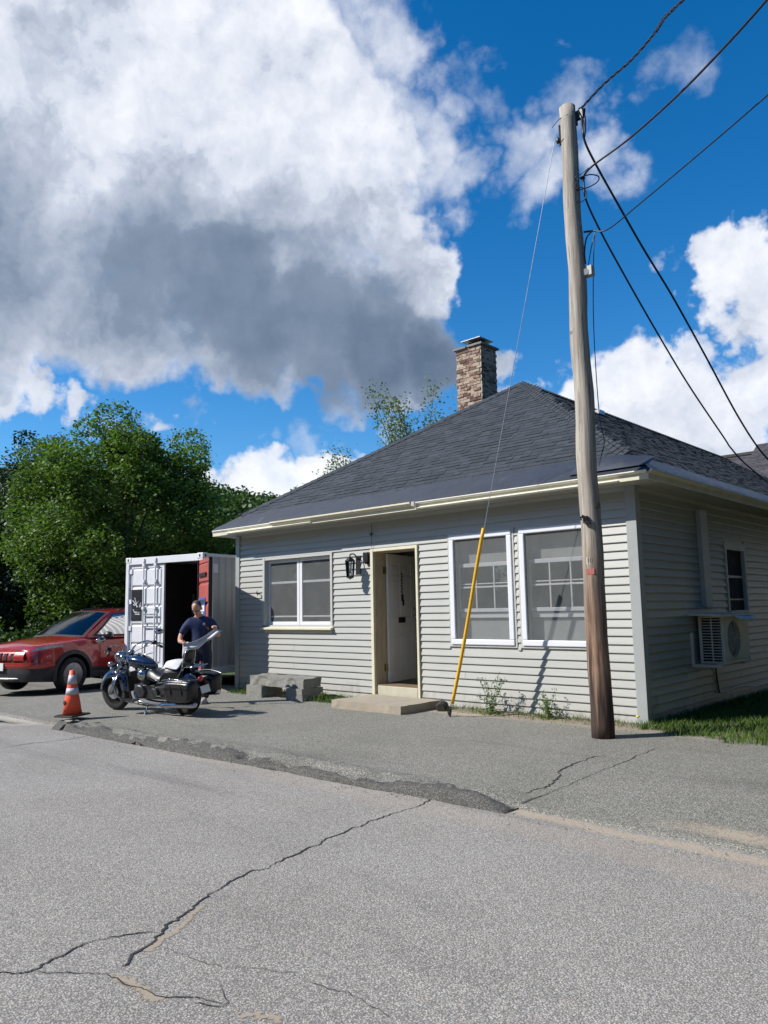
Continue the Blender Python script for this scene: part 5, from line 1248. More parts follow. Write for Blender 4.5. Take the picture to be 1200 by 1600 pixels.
# ------------------------------------------------------------------ motorcycle
def build_bike():
    BP = pz(291, 1116, 0)
    S = thing('cruiser_motorcycle', 'dark blue cruiser motorcycle with saddlebags parked in front of the container', 'motorcycle', (BP.x, BP.y, -.005), (0, 0, 0))
    S.scale = (.95,)*3
    S.rotation_euler = (Matrix.Rotation(R(192), 3, 'Z') @ Matrix.Rotation(R(-7), 3, 'X')).to_euler()
    mb = mat('bike_blue', (.012, .028, .075), .16, metal=.4, coat=1.0, var=.05); lea = mat('bike_leather', (.012, .012, .013), .34, var=.15, bump=.25, bscale=50)
    ty = mat('tyre_rubber', (.018, .018, .019)); blk = m_black; al = mat('engine_alloy', (.14, .14, .145), .32, metal=.9, var=.15)
    def wheel(x, r, w, name):
        o = G().lathe([(r-.11, -w*.42), (r-.06, -w*.5), (r-.015, -w*.40), (r, -w*.15), (r, w*.15), (r-.015, w*.40), (r-.06, w*.5), (r-.11, w*.42)], (x, 0, r), (0, 1, 0), 40).build(name, ty, S, smooth=True)
        g = G(); g.lathe([(r-.10, -w*.42), (r-.125, -w*.40), (r-.135, 0), (r-.125, w*.40), (r-.10, w*.42)], (x, 0, r), (0, 1, 0), 36)
        g.build('rim', m_chrome, o, smooth=True)
        g = G()
        for k in range(20):
            a = k*math.pi/10; sg = 1 if k % 2 else -1
            g.cyl((x+.03*math.cos(a+.4*sg), sg*.04, r+.03*math.sin(a+.4*sg)), (x+(r-.13)*math.cos(a), 0, r+(r-.13)*math.sin(a)), .0035, n=4)
        g.lathe([(.045, -.06), (.045, .06)], (x, 0, r), (0, 1, 0), 16); g.build('spoke_set', m_chrome, o)
        g = G(); g.lathe([(.06, .062), (.13, .063), (.13, .068), (.06, .068)], (x, 0, r), (0, 1, 0), 24); g.build('brake_disc', m_steel, o)
        return o
    wheel(0, .325, .16, 'rear_wheel'); wheel(1.66, .33, .13, 'front_wheel')
    def fender(x, zc, r, w, a0, a1, m, name, flare=0):
        g = G()
        def F(u, v):
            a = R(a0+(a1-a0)*u); t = v*2-1; rr = r-.10*abs(t)**3*1.2; return Vector((x+rr*math.cos(a), t*w*(1+.0*u), zc+rr*math.sin(a)))
        g.grid(F, 22, 10); g.grid(lambda u, v: F(u, v)*1.0 - Vector((0, 0, 0)), 22, 10, flip=True)
        o = g.build(name, m, S, smooth=True); s_ = o.modifiers.new('thick', 'SOLIDIFY'); s_.thickness = .004; return o
    fender(1.66, .33, .365, .085, 5, 175, mb, 'front_fender'); fender(0, .325, .375, .115, 15, 160, mb, 'rear_fender')
    g = G()
    for s in (-1, 1):
        g.cyl((1.66, s*.11, .33), (1.30, s*.11, .98), .026, n=12); g.cyl((1.68, s*.11, .30), (1.52, s*.11, .58), .036, n=12)
    g.obox((1.32, 0, .93), (.08, .30, .05), (0, R(-29), 0)); g.obox((1.40, 0, .79), (.08, .30, .05), (0, R(-29), 0)); g.build('fork', m_chrome, S, smooth=True)
    hd = G().lathe([(.0, -.15), (.05, -.14), (.085, -.08), (.10, -.01), (.10, .02), (.092, .025)], (1.50, 0, .93), (1, 0, -.12), 24).build('headlight', m_chrome, S, smooth=True)
    G().lathe([(.0, .035), (.06, .03), (.092, .018)], (1.50, 0, .93), (1, 0, -.12), 24).build('lens', mat('lamp_glass', (.7, .72, .75), .08, coat=1), hd, smooth=True)
    for s in (-1, 1):
        G().lathe([(.0, -.08), (.035, -.05), (.05, .0), (.045, .012)], (1.50, s*.22, .84), (1, 0, -.1), 16).cyl((1.44, s*.10, .84), (1.46, s*.2, .84), .012).build('spotlight', m_chrome, S, smooth=True)
        sg = G(); sg.ell((1.38, s*.29, .78), (.035, .025, .03)); sg.cyl((1.38, s*.12, .80), (1.38, s*.28, .78), .008); sg.build('turn_signal', m_chrome, S, smooth=True)
    # handlebar turned a little to the right
    tn = R(-24); ct, stn = math.cos(tn), math.sin(tn)
    def hb(x, y, z): x -= 1.27; return (1.27+x*ct-y*stn, x*stn+y*ct, z)
    g = G()
    for s in (-1, 1): g.tube([Vector(hb(*p)) for p in crv([(1.30, s*.05, 1.00), (1.28, s*.14, 1.12), (1.18, s*.30, 1.17), (1.02, s*.40, 1.12), (.90, s*.44, 1.08)], 6)], .014, 8)
    g.tube([hb(1.30, -.05, 1.0), hb(1.30, .05, 1.0)], .014); g.build('handlebar', m_chrome, S, smooth=True)
    for s in (-1, 1):
        g = G(); g.cyl(hb(1.02, s*.40, 1.12), hb(.86, s*.455, 1.065), .021, n=10); g.obox(hb(1.06, s*.385, 1.14), (.09, .06, .06), (0, 0, tn)); g.tube([hb(1.08, s*.40, 1.15), hb(1.02, s*.455, 1.13), hb(.90, s*.50, 1.10)], .007, 6); g.build('grip', blk, S, smooth=True)
        g = G(); g.cyl(hb(1.08, s*.38, 1.15), hb(1.10, s*.46, 1.27), .006, n=6); g.ell(hb(1.09, s*.50, 1.31), (.022, .085, .048), 14, 8, rot=(0, 0, tn)); g.build('mirror', m_chrome, S, smooth=True)
    G().lathe([(.0, .03), (.045, .025), (.055, .0), (.045, -.05), (.0, -.06)], (1.20, 0, 1.02), (-.35, 0, 1), 18).build('speedometer', m_chrome, S, smooth=True)
    # windshield brackets and clutch/brake lines
    g = G()
    for s in (-1, 1):
        g.tube(crv([(1.32, s*.12, 1.05), (1.42, s*.16, .90), (1.50, s*.14, .70), (1.48, s*.12, .55)], 5), .007, 6); g.tube(crv([hb(1.05, s*.38, 1.12), (1.30, s*.20, 1.0), (1.34, s*.10, .85), (1.10, s*.10, .62)], 6), .006, 6)
    g.build('control_cable', blk, S, smooth=True)
    # tank
    g = G()
    def tank(u, v):
        x = 1.23-u*.66; a = 2*math.pi*v; w = .180*math.sin(math.pi*min(1, .16+u*.92))**.6*(1-.35*u); hh_ = .140*(1-.25*u)*math.sin(math.pi*min(1, .12+u*.86))**.5
        y, z = w*math.cos(a)*(1+.15*math.sin(a)), hh_*math.sin(a); zc_ = .885-.10*u
        return Vector((x, y, zc_+max(z, -hh_*.75)))
    g.grid(tank, 18, 22); g.v += [tuple(tank(0, 0)*0+Vector((1.235, 0, .885))), (.565, 0, .79)]
    tk = g.build('fuel_tank', mb, S, smooth=True)
    G().lathe([(.045, 0), (.045, .012), (.0, .018)], (1.02, .0, .985), (0.1, 0, 1), 18).obox((.88, 0, .972), (.34, .07, .014), (0, R(10), 0)).build('tank_console', m_chrome, tk, smooth=True)
    # seat: rider dish + raised pillion
    def seat(u, v):
        x = .70-u*.78; t = v*2-1
        top = .70+.045*math.cos((u-.05)*7)*(u < .45) + (.115*sstep(.40, .58, u)) - .04*sstep(.85, 1, u); w = .09+.10*math.sin(math.pi*min(1, .25+u*.72)); 
        return Vector((x, w*math.copysign(abs(t)**.8, t), top-.10*abs(t)**3.5-.0))
    g = G(); g.grid(seat, 26, 12); g.grid(lambda u, v: Vector((.70-u*.78, (.085+.09*math.sin(math.pi*min(1, .25+u*.72)))*(2*v-1), .60+.02*u)), 26, 12, flip=True)
    for s in (0, 1): g.grid(lambda u, v: seat(u, s)*(1-v)+Vector((.70-u*.78, (.085+.09*math.sin(math.pi*min(1, .25+u*.72)))*(2*s-1), .60+.02*u))*v, 26, 2, flip=(s == 0))
    g.build('seat', lea, S, smooth=True)
    # chrome sissy bar with pad and rack
    g = G()
    for s in (-1, 1): g.tube(crv([(.10, s*.13, .55), (-.08, s*.13, .72), (-.16, s*.13, .92), (-.20, s*.10, 1.05), (-.205, 0, 1.08)], 6), .011, 8)
    for y in (-.1, -.03, .03, .1): g.tube([(-.14, y, .80), (-.42, y, .82)], .007, 6)
    g.tube([(-.14, -.13, .80), (-.44, -.12, .82), (-.44, .12, .82), (-.14, .13, .80)], .010, 6); g.build('luggage_rack', m_chrome, S, smooth=True)
    g = G(); g.ell((-.165, 0, .97), (.045, .14, .11), 16, 10, rot=(0, R(-8), 0)); g.build('backrest_pad', lea, S, smooth=True)
    # engine
    g = G(); g.obox((.80, 0, .37), (.50, .26, .24)); g.obox((.45, 0, .36), (.30, .24, .22)); g.lathe([(.0, .0), (.12, .0), (.12, .05), (.10, .07), (.0, .075)], (.88, .12, .38), (0, 1, 0), 24); g.lathe([(.0, .0), (.09, .0), (.09, .05), (.0, .06)], (.55, .12, .36), (0, 1, 0), 24)
    g.build('engine_case', al, S, bevel=.02)
    for lean in (R(26), R(-26)):
        g = G(); dx = Vector((math.sin(lean), 0, math.cos(lean)))
        for k in range(9): g.obox(Vector((.80, 0, .50))+dx*(.03+k*.022), (.19, .19, .010), (0, lean, 0))
        g.obox(Vector((.80, 0, .50))+dx*.11, (.13, .13, .22), (0, lean, 0)); g.build('cylinder', blk, S)
        g = G(); g.obox(Vector((.80, 0, .50))+dx*.25, (.19, .17, .07), (0, lean, 0)); g.build('cylinder_head', m_chrome, S, bevel=.02)
    g = G(); g.lathe([(.0, .05), (.075, .045), (.09, .0), (.09, -.04)], (.80, .15, .66), (0, 1, 0), 20); g.build('horn_cover', m_chrome, S, smooth=True)
    # radiator and downtubes
    G().obox((1.20, 0, .52), (.04, .22, .36), (0, R(-16), 0)).build('radiator', blk, S, bevel=.006)
    g = G()
    for s in (-1, 1): g.tube(crv([(1.27, s*.04, .86), (1.20, s*.12, .60), (1.14, s*.13, .28), (1.0, s*.13, .17), (.5, s*.13, .16), (.15, s*.13, .30), (.0, s*.13, .33)], 6), .018, 8)
    g.build('frame', blk, S, smooth=True)
    for s in (-1, 1):
        g = G(); g.tube(crv([(1.24, s*.05, .74), (1.27, s*.22, .70), (1.25, s*.37, .52), (1.20, s*.36, .34), (1.10, s*.20, .20), (1.05, s*.12, .18)], 6), .014, 8); g.build('crash_bar', m_chrome, S, smooth=True)
        g = G(); g.obox((.98, s*.30, .27), (.32, .12, .02)); g.cyl((1.0, s*.12, .22), (1.0, s*.28, .25), .012, n=8); g.build('floorboard', blk, S, bevel=.008)
        g = G(); g.obox((.28, s*.26, .36), (.10, .10, .018)); g.cyl((.30, s*.12, .34), (.29, s*.24, .355), .010, n=8); g.build('footpeg', m_chrome, S)
        # saddlebag
        g = G()
        def bag(u, v, w=1):
            a = 2*math.pi*v; ca_, sa_ = math.cos(a), math.sin(a); sx = math.copysign(abs(ca_)**.45, ca_); sz = math.copysign(abs(sa_)**.45, sa_)
            t = u*2-1; k = (1-abs(t)**5*.22)
            return Vector((-.20+(.31+.02*sz)*sx*k, s*(.275+.11*t), .455+.172*sz*k))
        g.grid(bag, 10, 28)
        for e in (0, 1):
            b0 = len(g.v); g.v += [tuple(bag(e, k/28)) for k in range(28)]; g.f.append(tuple(range(b0, b0+28))); g.mi.append(0)
        sb = g.build('saddlebag', lea, S, smooth=False); autosmooth(sb, 50)
        g = G(); g.grid(lambda u, v: Vector((-.20+(.30)*(2*u-1)*(1-.1*v), s*(.18+.215*math.sin(v*math.pi/2)), .645-.15*max(0, v-.55)*2-.03*abs(2*u-1)**4)), 14, 8)
        lo_ = g.build('bag_lid', lea, sb, smooth=True); md = lo_.modifiers.new('t', 'SOLIDIFY'); md.thickness = .008
        g = G()
        for x in (-.32, -.08): g.tube([(x, s*.33, .652), (x, s*.388, .56), (x, s*.392, .42)], .010, 6); g.obox((x, s*.396, .45), (.04, .012, .05))
        g.build('buckle_strap', m_chrome if False else blk, sb)
        G().tube(crv([(.10, s*.385, .64), (-.2, s*.40, .665), (-.50, s*.375, .62)], 5), .009, 6).build('bag_rail', m_chrome, sb, smooth=True)
    # exhausts
    for (z, y) in ((.20, .20), (.29, -.20)):
        g = G(); g.tube(crv([(.86, y*.4, .48), (.98, y*.9, .38), (.86, y, z+.03), (.50, y*1.15, z), (.30, y*1.2, z)], 6), .022, 10); g.tube([(.32, y*1.2, z), (.24, y*1.25, z), (-.42, y*1.35, z+.035), (-.50, y*1.36, z+.04), (-.50, y*1.36, z+.04)], [.025, .043, .045, .040, .030], 14)
        g.build('exhaust_pipe', m_chrome, S, smooth=True)
    tl = G(); tl.ell((-.385, 0, .60), (.035, .055, .05), 14, 8); tl.build('tail_light', mat('red_lens', (.45, .01, .02), .15, coat=1), S, smooth=True)
    g = G(); g.tube([(-.36, -.20, .60), (-.36, .20, .60)], .012, 8)
    for s in (-1, 1): g.ell((-.37, s*.22, .60), (.03, .035, .03))
    g.build('rear_signal_bar', m_chrome, S, smooth=True)
    g = G(); g.obox((-.47, 0, .44), (.008, .20, .12), (0, R(14), 0)); g.build('licence_plate', mat('plate_white', (.7, .7, .68), .5), S)
    g = G(); g.tube([(.72, .13, .19), (.66, .30, .015)], .011, 8); g.obox((.655, .31, .012), (.05, .05, .01)); g.build('kickstand', m_steel, S)
    g = G(); g.cyl((0, -.13, .325), (0, .13, .325), .022); 
    for s in (-1, 1): g.cyl((.02, s*.15, .33), (.17, s*.14, .62), .028, n=12); g.cyl((.0, s*.13, .325), (.45, s*.12, .33), .022, n=8)
    g.build('swingarm', m_chrome, S, smooth=True)
    g = G(); g.ell((.60, .0, .60), (.13, .145, .09), 14, 8); g.build('side_cover', mb, S, smooth=True)
    return S
build_bike()
# pale cloth left over the pillion seat
g = G(); bpz = pz(291, 1116, 0); az = R(192)
def cl(u, v):
    x = .32-u*.34; y = (v*2-1)*.24; z = .80+.035*math.sin(u*3)+.012*math.sin(v*19+u*7)-.11*max(0, abs(v*2-1)-.5)*2
    X = x*math.cos(az)-y*math.sin(az); Y = x*math.sin(az)+y*math.cos(az); return Vector((bpz.x+X, bpz.y+Y, z))
g.grid(cl, 14, 18); o = g.build('folded_cloth', mat('pale_cloth', (.55, .55, .56), .8, var=.1, scale=12), None, smooth=True, label='pale cloth draped over the motorcycle pillion seat', cat='cloth')
md = o.modifiers.new('t', 'SOLIDIFY'); md.thickness = .006

# ------------------------------------------------------------------ man reading a sheet
def build_man():
    F0 = pz(312, 1099, 0)
    S = thing('person', 'man in a navy t-shirt looking down at a pale sheet he holds', 'person', (F0.x, F0.y, 0), (0, 0, math.atan2(rt.y, rt.x)))
    # local frame: x = image right, y = away from camera, z up
    skin = mat('skin', (.50, .27, .19), .5, var=.06); navy = mat('navy_cotton', (.014, .026, .085), .85, var=.12, scale=9, bump=.3, bscale=14); jean = mat('dark_denim', (.018, .022, .045), .85, var=.15, scale=12, bump=.3)
    def skin_obj(name, V, E, m, parent, root=0, sub=2):
        me = bpy.data.meshes.new(name); me.from_pydata([v[:3] for v in V], E, []); me.materials.append(m)
        o = bpy.data.objects.new(name, me); COL.objects.link(o)
        if parent: o.parent = parent
        md = o.modifiers.new('skin', 'SKIN'); sv = me.skin_vertices[0].data
        for i, v in enumerate(V): sv[i].radius = (v[3], v[4] if len(v) > 4 else v[3]); sv[i].use_root = (i == root)
        sb = o.modifiers.new('sub', 'SUBSURF'); sb.levels = sb.render_levels = sub; md.use_smooth_shade = True; return o
    head = Vector((-.035, -.13, 1.60))
    V = [(0, .02, .93, .10, .09), (0, .01, 1.10, .13, .10), (-.005, -.01, 1.28, .165, .12), (-.01, -.02, 1.40, .10, .085), (-.02, -.05, 1.475, .060, .060), (-.03, -.08, 1.54, .06, .06),
         (-.20, -.02, 1.385, .068, .062), (-.33, -.04, 1.14, .050, .046), (-.30, -.22, 1.06, .040, .038), (-.235, -.34, 1.045, .032, .028),
         (.19, .0, 1.385, .068, .062), (.31, -.03, 1.13, .050, .046), (.335, -.22, 1.19, .040, .036), (.33, -.345, 1.255, .032, .028),
         (-.09, .02, .84, .075, .075), (-.13, .01, .50, .060, .06), (-.14, .05, .12, .048, .048), (-.15, -.02, .05, .045, .04), (-.16, -.12, .035, .04, .03),
         (.09, .02, .84, .075, .075), (.11, -.01, .50, .060, .06), (.08, .05, .12, .048, .048), (.08, -.02, .05, .045, .04), (.08, -.12, .035, .04, .03)]
    E = [(0,1),(1,2),(2,3),(3,4),(4,5),(3,6),(6,7),(7,8),(8,9),(3,10),(10,11),(11,12),(12,13),(0,14),(14,15),(15,16),(16,17),(17,18),(0,19),(19,20),(20,21),(21,22),(22,23)]
    body = skin_obj('body', V, E, skin, S)
    dg = bpy.context.evaluated_depsgraph_get(); dg.update()
    me = bpy.data.meshes.new_from_object(body.evaluated_get(dg))
    # head, face, hands merged then remeshed into one continuous surface
    g = G(); S.scale = (1.03,)*3; T = Euler((R(36), 0, R(-8))).to_matrix()
    def hp(x, y, z): return head + T @ Vector((x, y, z))
    def he(c, r): 
        b = len(g.v); q = G(); q.ell((0, 0, 0), r, 18, 12); g.add([hp(*(Vector(v)+Vector(c))) for v in q.v], q.f)
    he((0, .0, .035), (.076, .095, .095)); he((0, -.022, -.035), (.060, .070, .075)); he((0, -.055, -.085), (.032, .030, .026))
    he((0, -.095, -.008), (.013, .018, .028)); he((0, -.085, -.048), (.028, .012, .008)); he((-.080, .008, -.005), (.012, .022, .032)); he((.080, .008, -.005), (.012, .022, .032)); he((0, -.078, .028), (.055, .018, .010))
    def hand(w, d, dn, side_):
        w = Vector(w); d = Vector(d).normalized(); dn = Vector(dn).normalized(); sdv = d.cross(dn)
        g.tube([w, w+d*.04, w+d*.09], [.028, .036, .036], 10)
        for k, (o_, L) in enumerate(((-.028, .062), (-.010, .074), (.009, .070), (.027, .055))):
            b = w+d*.085+sdv*o_; g.tube([b, b+d*L*.5+dn*.006, b+d*L*.75+dn*.03, b+d*L*.7+dn*.055], [.0095, .009, .0085, .007], 8)
        b = w+d*.035+sdv*side_*.030; g.tube([b, b+d*.03+sdv*side_*.022+dn*.012, b+d*.060+sdv*side_*.012+dn*.030], [.012, .010, .008], 8)
    hand((-.24, -.335, 1.045), (.55, -.75, .05), (.2, -.2, -.9), 1); hand((.33, -.34, 1.25), (.10, -.80, .35), (-.6, -.2, -.7), -1)
    gm = g.mesh('tmp', skin)
    import bmesh
    bm = bmesh.new(); bm.from_mesh(me); bm.from_mesh(gm); fm = bpy.data.meshes.new('body'); bm.to_mesh(fm); bm.free()
    fm.materials.clear(); fm.materials.append(skin); body.modifiers.clear(); body.data = fm
    rm = body.modifiers.new('remesh', 'REMESH'); rm.mode = 'VOXEL'; rm.voxel_size = .007; rm.use_smooth_shade = True
    sm = body.modifiers.new('smooth', 'SMOOTH'); sm.factor = .5; sm.iterations = 2
    # t-shirt
    V = [(0, .02, .86, .180, .155), (0, .01, 1.10, .170, .132), (-.005, -.01, 1.27, .180, .135), (-.01, -.02, 1.385, .125, .105), (-.018, -.04, 1.445, .078, .075),
         (-.20, -.02, 1.375, .085, .078), (-.275, -.03, 1.24, .078, .072), (-.325, -.04, 1.15, .072, .066), (.19, .0, 1.375, .085, .078), (.26, -.015, 1.24, .078, .072), (.305, -.03, 1.14, .072, .066)]
    skin_obj('t_shirt', V, [(0,1),(1,2),(2,3),(3,4),(3,5),(5,6),(6,7),(3,8),(8,9),(9,10)], navy, S)
    V = [(0, .02, 1.10, .160, .125), (0, .02, .92, .172, .15), (-.10, .02, .80, .12, .12), (-.13, .01, .50, .088, .088), (-.14, .04, .06, .075, .075), (.10, .02, .80, .12, .12), (.11, -.01, .50, .088, .088), (.08, .04, .06, .075, .075)]
    skin_obj('trousers', V, [(0,1),(1,2),(2,3),(3,4),(1,5),(5,6),(6,7)], jean, S)
    for x in (-.15, .08):
        g = G(); g.ell((x, -.05, .045), (.052, .14, .05), 16, 10); g.box(x-.05, x+.05, -.17, .09, .0, .025); so_ = g.build('shoe', mat('grey_trainer', (.30, .30, .31), .6), S, bevel=.01)
    g = G(); q = G(); q.grid(lambda u, v: Vector((.083*math.sin(math.pi*(.02+.50*v))*math.cos(2*math.pi*u), .012+.103*math.sin(math.pi*(.02+.50*v))*math.sin(2*math.pi*u)*(1 if math.sin(2*math.pi*u) > 0 else .72), .037+.103*math.cos(math.pi*(.02+.50*v)))), 24, 8)
    g.add([hp(*v) for v in q.v], q.f); g.build('hair', mat('greying_hair', (.075, .06, .05), .85, var=.4, scale=30, bump=.5, bscale=90), S, smooth=True)
    g = G()
    for s in (-1, 1): g.tube([hp(s*.033+.024*math.cos(a), -.098, .012+.017*math.sin(a)) for a in [k*math.pi/5 for k in range(10)]], .0022, 5, closed=True)
    g.tube([hp(-.010, -.102, .014), hp(.010, -.102, .014)], .002, 5)
    for s in (-1, 1): g.tube([hp(s*.057, -.096, .014), hp(s*.082, .0, .012)], .002, 5)
    g.build('glasses', m_black, S)
    g = G()
    for s in (-1, 1): g.ell(hp(s*.032, -.088, .008), (.012, .007, .006), 8, 6)
    g.build('eyes', mat('eye_dark', (.06, .045, .04), .3), S)
    g = G(); q = G(); q.ell((0, -.094, -.052), (.022, .006, .004), 10, 6); g.add([hp(*v) for v in q.v], q.f); g.build('lips', mat('lips', (.30, .11, .09), .5), S)
    g = G(); g.ell((.095, -.135, 1.33), (.026, .008, .030), 10, 6); g.build('shirt_badge', mat('badge_grey', (.10, .13, .22), .7), S)
    # the sheet (held: a thing of its own)
    Rz = Matrix.Rotation(math.atan2(rt.y, rt.x), 3, 'Z'); O = Vector((F0.x, F0.y, 0))
    g = G()
    def shf(u, v):
        a = Vector((-.20, -.44, 1.045)).lerp(Vector((.36, -.44, 1.305)), u); low = Vector((.03+.08*u, .04, -.05-.055*math.sin(math.pi*(.15+u*.7)) ))
        return O + Rz @ (a + low*v*(1+.25*math.sin(u*5+1)) + Vector((0, -.03*math.sin(u*9)*v+.025*math.sin(v*6), .016*math.sin(u*14)*v-.05*math.sin(math.pi*u))))
    g.grid(shf, 20, 6); g.grid(lambda u, v: O + Rz @ (Vector((-.20+.10*u, -.435+.01*math.sin(v*8), 1.05-.30*v+.04*u))), 5, 8)
    o = g.build('paper_sheet', mat('paper_grey', (.62, .62, .64), .7, var=.1, scale=14), None, smooth=True, label='long pale sheet of paper held between the hands of the man', cat='paper')
    md = o.modifiers.new('t', 'SOLIDIFY'); md.thickness = .002
build_man()

# ------------------------------------------------------------------ vegetation
def leaf_mesh(name, C, S, m, upb=.5, aspect=.6, seed=0):
    """C: (N,3) centres, S: sizes -> rhombic leaves folded along the midrib"""
    r = np.random.default_rng(seed); N = len(C)
    nrm = r.normal(size=(N, 3)); nrm[:, 2] = np.abs(nrm[:, 2])+upb; nrm /= np.linalg.norm(nrm, axis=1)[:, None]
    t = r.normal(size=(N, 3)); t -= nrm*(t*nrm).sum(1)[:, None]; t /= np.linalg.norm(t, axis=1)[:, None]; b = np.cross(nrm, t)
    S = S[:, None]
    V = np.stack([C-t*S*.5, C+b*S*aspect*.5+nrm*S*.10, C+t*S*.5, C-b*S*aspect*.5+nrm*S*.10], 1).reshape(-1, 3)
    me = bpy.data.meshes.new(name); me.vertices.add(4*N); me.vertices.foreach_set('co', V.astype(np.float32).ravel())
    me.loops.add(4*N); me.loops.foreach_set('vertex_index', np.arange(4*N, dtype=np.int32)); me.polygons.add(N)
    me.polygons.foreach_set('loop_start', np.arange(0, 4*N, 4, dtype=np.int32)); me.materials.append(m); me.update(calc_edges=True); me.validate(); return me
def clump_crown(clumps, per, leaf, r, flat=.75, shell=.55):
    C = []; 
    for (c, rad) in clumps:
        n = int(per*(rad**2)); d = r.normal(size=(n, 3)); d /= np.linalg.norm(d, axis=1)[:, None]; d[:, 2] = d[:, 2]*flat
        k = rad*(shell+(1-shell)*r.random(n)**.6)*(1+.35*r.normal(size=n)*.4); C.append(np.array(c)+d*k[:, None])
    C = np.concatenate(C); return C, leaf*(.6+.8*r.random(len(C)))
def tree(name, label, base, height, crown_c, crown_r, ncl, crad, per, leaf, m, seed, trunk_r=.2, group=None, low=-1.0, cat='tree', shape=None, upb=.5, limbs=10):
    t = thing(name, label, cat, base, group=group); r = np.random.default_rng(seed); cl = []
    cc = np.array(crown_c); cr_ = np.array(crown_r)
    for k in range(ncl):
        d = r.normal(size=3); d /= np.linalg.norm(d)
        if d[2] < low: d[2] = -d[2]*.5
        f = (.55+.45*r.random()**.5)*(1+.10*r.normal()); p = cc+d*cr_*f
        rad = crad*(.6+.8*r.random())
        if shape:
            z = (p[2])/height; p[:2] *= shape(z)
        cl.append((p, rad))
    g = G(); ht = crown_c[2]
    g.tube(crv([(0, 0, -.3), (.08, .05, ht*.4), (-.05, .1, ht*.9), (0, 0, ht+crown_r[2]*.5)], 6), [trunk_r*(1-.85*i/18) for i in range(19)], 9)
    for k in range(limbs):
        p = Vector(cl[k % len(cl)][0]); s0_ = Vector((0, 0, ht*(.35+.5*random.random()))); mid = s0_.lerp(p, .5)+Vector((0, 0, .25*(p-s0_).length*.4)); pts = crv([s0_, mid, p], 5); g.tube(pts, [trunk_r*.38*(1-.85*i/(len(pts)-1)) for i in range(len(pts))], 6)
    g.build('trunk', m_bark, t, smooth=True)
    C, S = clump_crown(cl, per, leaf, r)
    put(leaf_mesh('crown', C, S, m, upb, seed=seed), 'crown', t); return t
def gpos(u, d): p = pd(u, 955, d); return Vector((p.x, p.y, -.15))
# the big maple (one side lit from the left)
mp_ = gpos(188, 25.5)
tree('maple_tree', 'large leafy green maple rising behind the container and suv', mp_, 8.6, (0, 0, 4.75), (2.95, 2.95, 3.35), 190, .66, 1150, .125, m_maple, 21, .26, low=-.9, limbs=16, shape=lambda z: min(1.12, 1.45-.62*z))
tree('broadleaf_tree', 'darker broadleaf growing behind the left end of the building roof', gpos(335, 29), 6, (0, 0, 2.3), (2.3, 2.3, 2.1), 60, .6, 800, .13, m_wood_l, 22, .2, group='trees behind the container')
tree('spruce_tree', 'dark bluish spruce at the left edge behind the maple', gpos(30, 31), 9, (0, 0, 4.2), (2.3, 2.3, 4.0), 120, .6, 800, .13, m_spruce, 23, .25, shape=lambda z: max(.10, 1.2-z*1.0))
tree('broadleaf_tree', 'tall dark broadleaf at the far left beyond the suv', gpos(-70, 28), 8, (0, 0, 3.3), (3.2, 3.2, 3.3), 90, .8, 600, .15, m_wood_l, 24, .25)
tree('spruce_tree', 'dark spruce added to fill the shaded gap behind the red suv', gpos(60, 27.5), 6, (0, 0, 2.4), (2.4, 1.8, 2.4), 80, .7, 650, .14, m_spruce, 25, .2)  # added tree; its dark needles stand in for the deep shade there
# undergrowth behind suv and container: one mass
r = np.random.default_rng(5); cl = []
for k in range(150):
    u = -160+r.random()*640; d_ = 23+r.random()*6; p = pd(u, 955, d_); cl.append((np.array([p.x, p.y, .1+r.random()*1.7]), .5+.45*r.random()))
C, S_ = clump_crown(cl, 600, .135, r); o = put(leaf_mesh('undergrowth', C, S_, m_wood_l, .4, seed=9), 'undergrowth', kind='stuff')
# poplar-like tree behind the building
pp = gpos(630, 32)
def sprig(name, label, u, d, ztop, spread, n, seed, m=m_poplar):
    b = gpos(u, d); t = thing(name, label, 'tree', b); r = np.random.default_rng(seed); g = G(); C = []
    g.tube([(0, 0, 0), (.1, 0, ztop*.5), (0, .1, ztop*.8)], [.14, .09, .05], 8)
    for k in range(n):
        a = r.random()*6.28; sp_ = spread*(.3+.7*r.random()); zt = ztop*(.70+.32*r.random()); p0 = Vector((0, 0, ztop*(.45+.3*r.random()))); p1 = Vector((sp_*math.cos(a), sp_*math.sin(a), zt))
        pts = crv([p0, p0.lerp(p1, .5)+Vector((0, 0, -.1)), p1], 6); g.tube(pts, [.03*(1-.8*i/(len(pts)-1)) for i in range(len(pts))], 5)
        for i, q in enumerate(pts):
            if i < 3: continue
            m_ = 26 if i < 11 else 34; off = r.normal(size=(m_, 3))*(.20); C.append(np.array(q)+off)
    g.build('trunk', m_bark, t, smooth=True); C = np.concatenate(C); put(leaf_mesh('crown', C, .095*(.6+.8*r.random(len(C))), m, .1, seed=seed), 'crown', t)
sprig('poplar_tree', 'airy pale green tree showing above the roof left of the chimney', 664, 24, 8.6, 1.75, 28, 31)
sprig('poplar_tree', 'small sparse treetop peeking over the left roof slope', 545, 26, 7.1, 1.3, 14, 32)
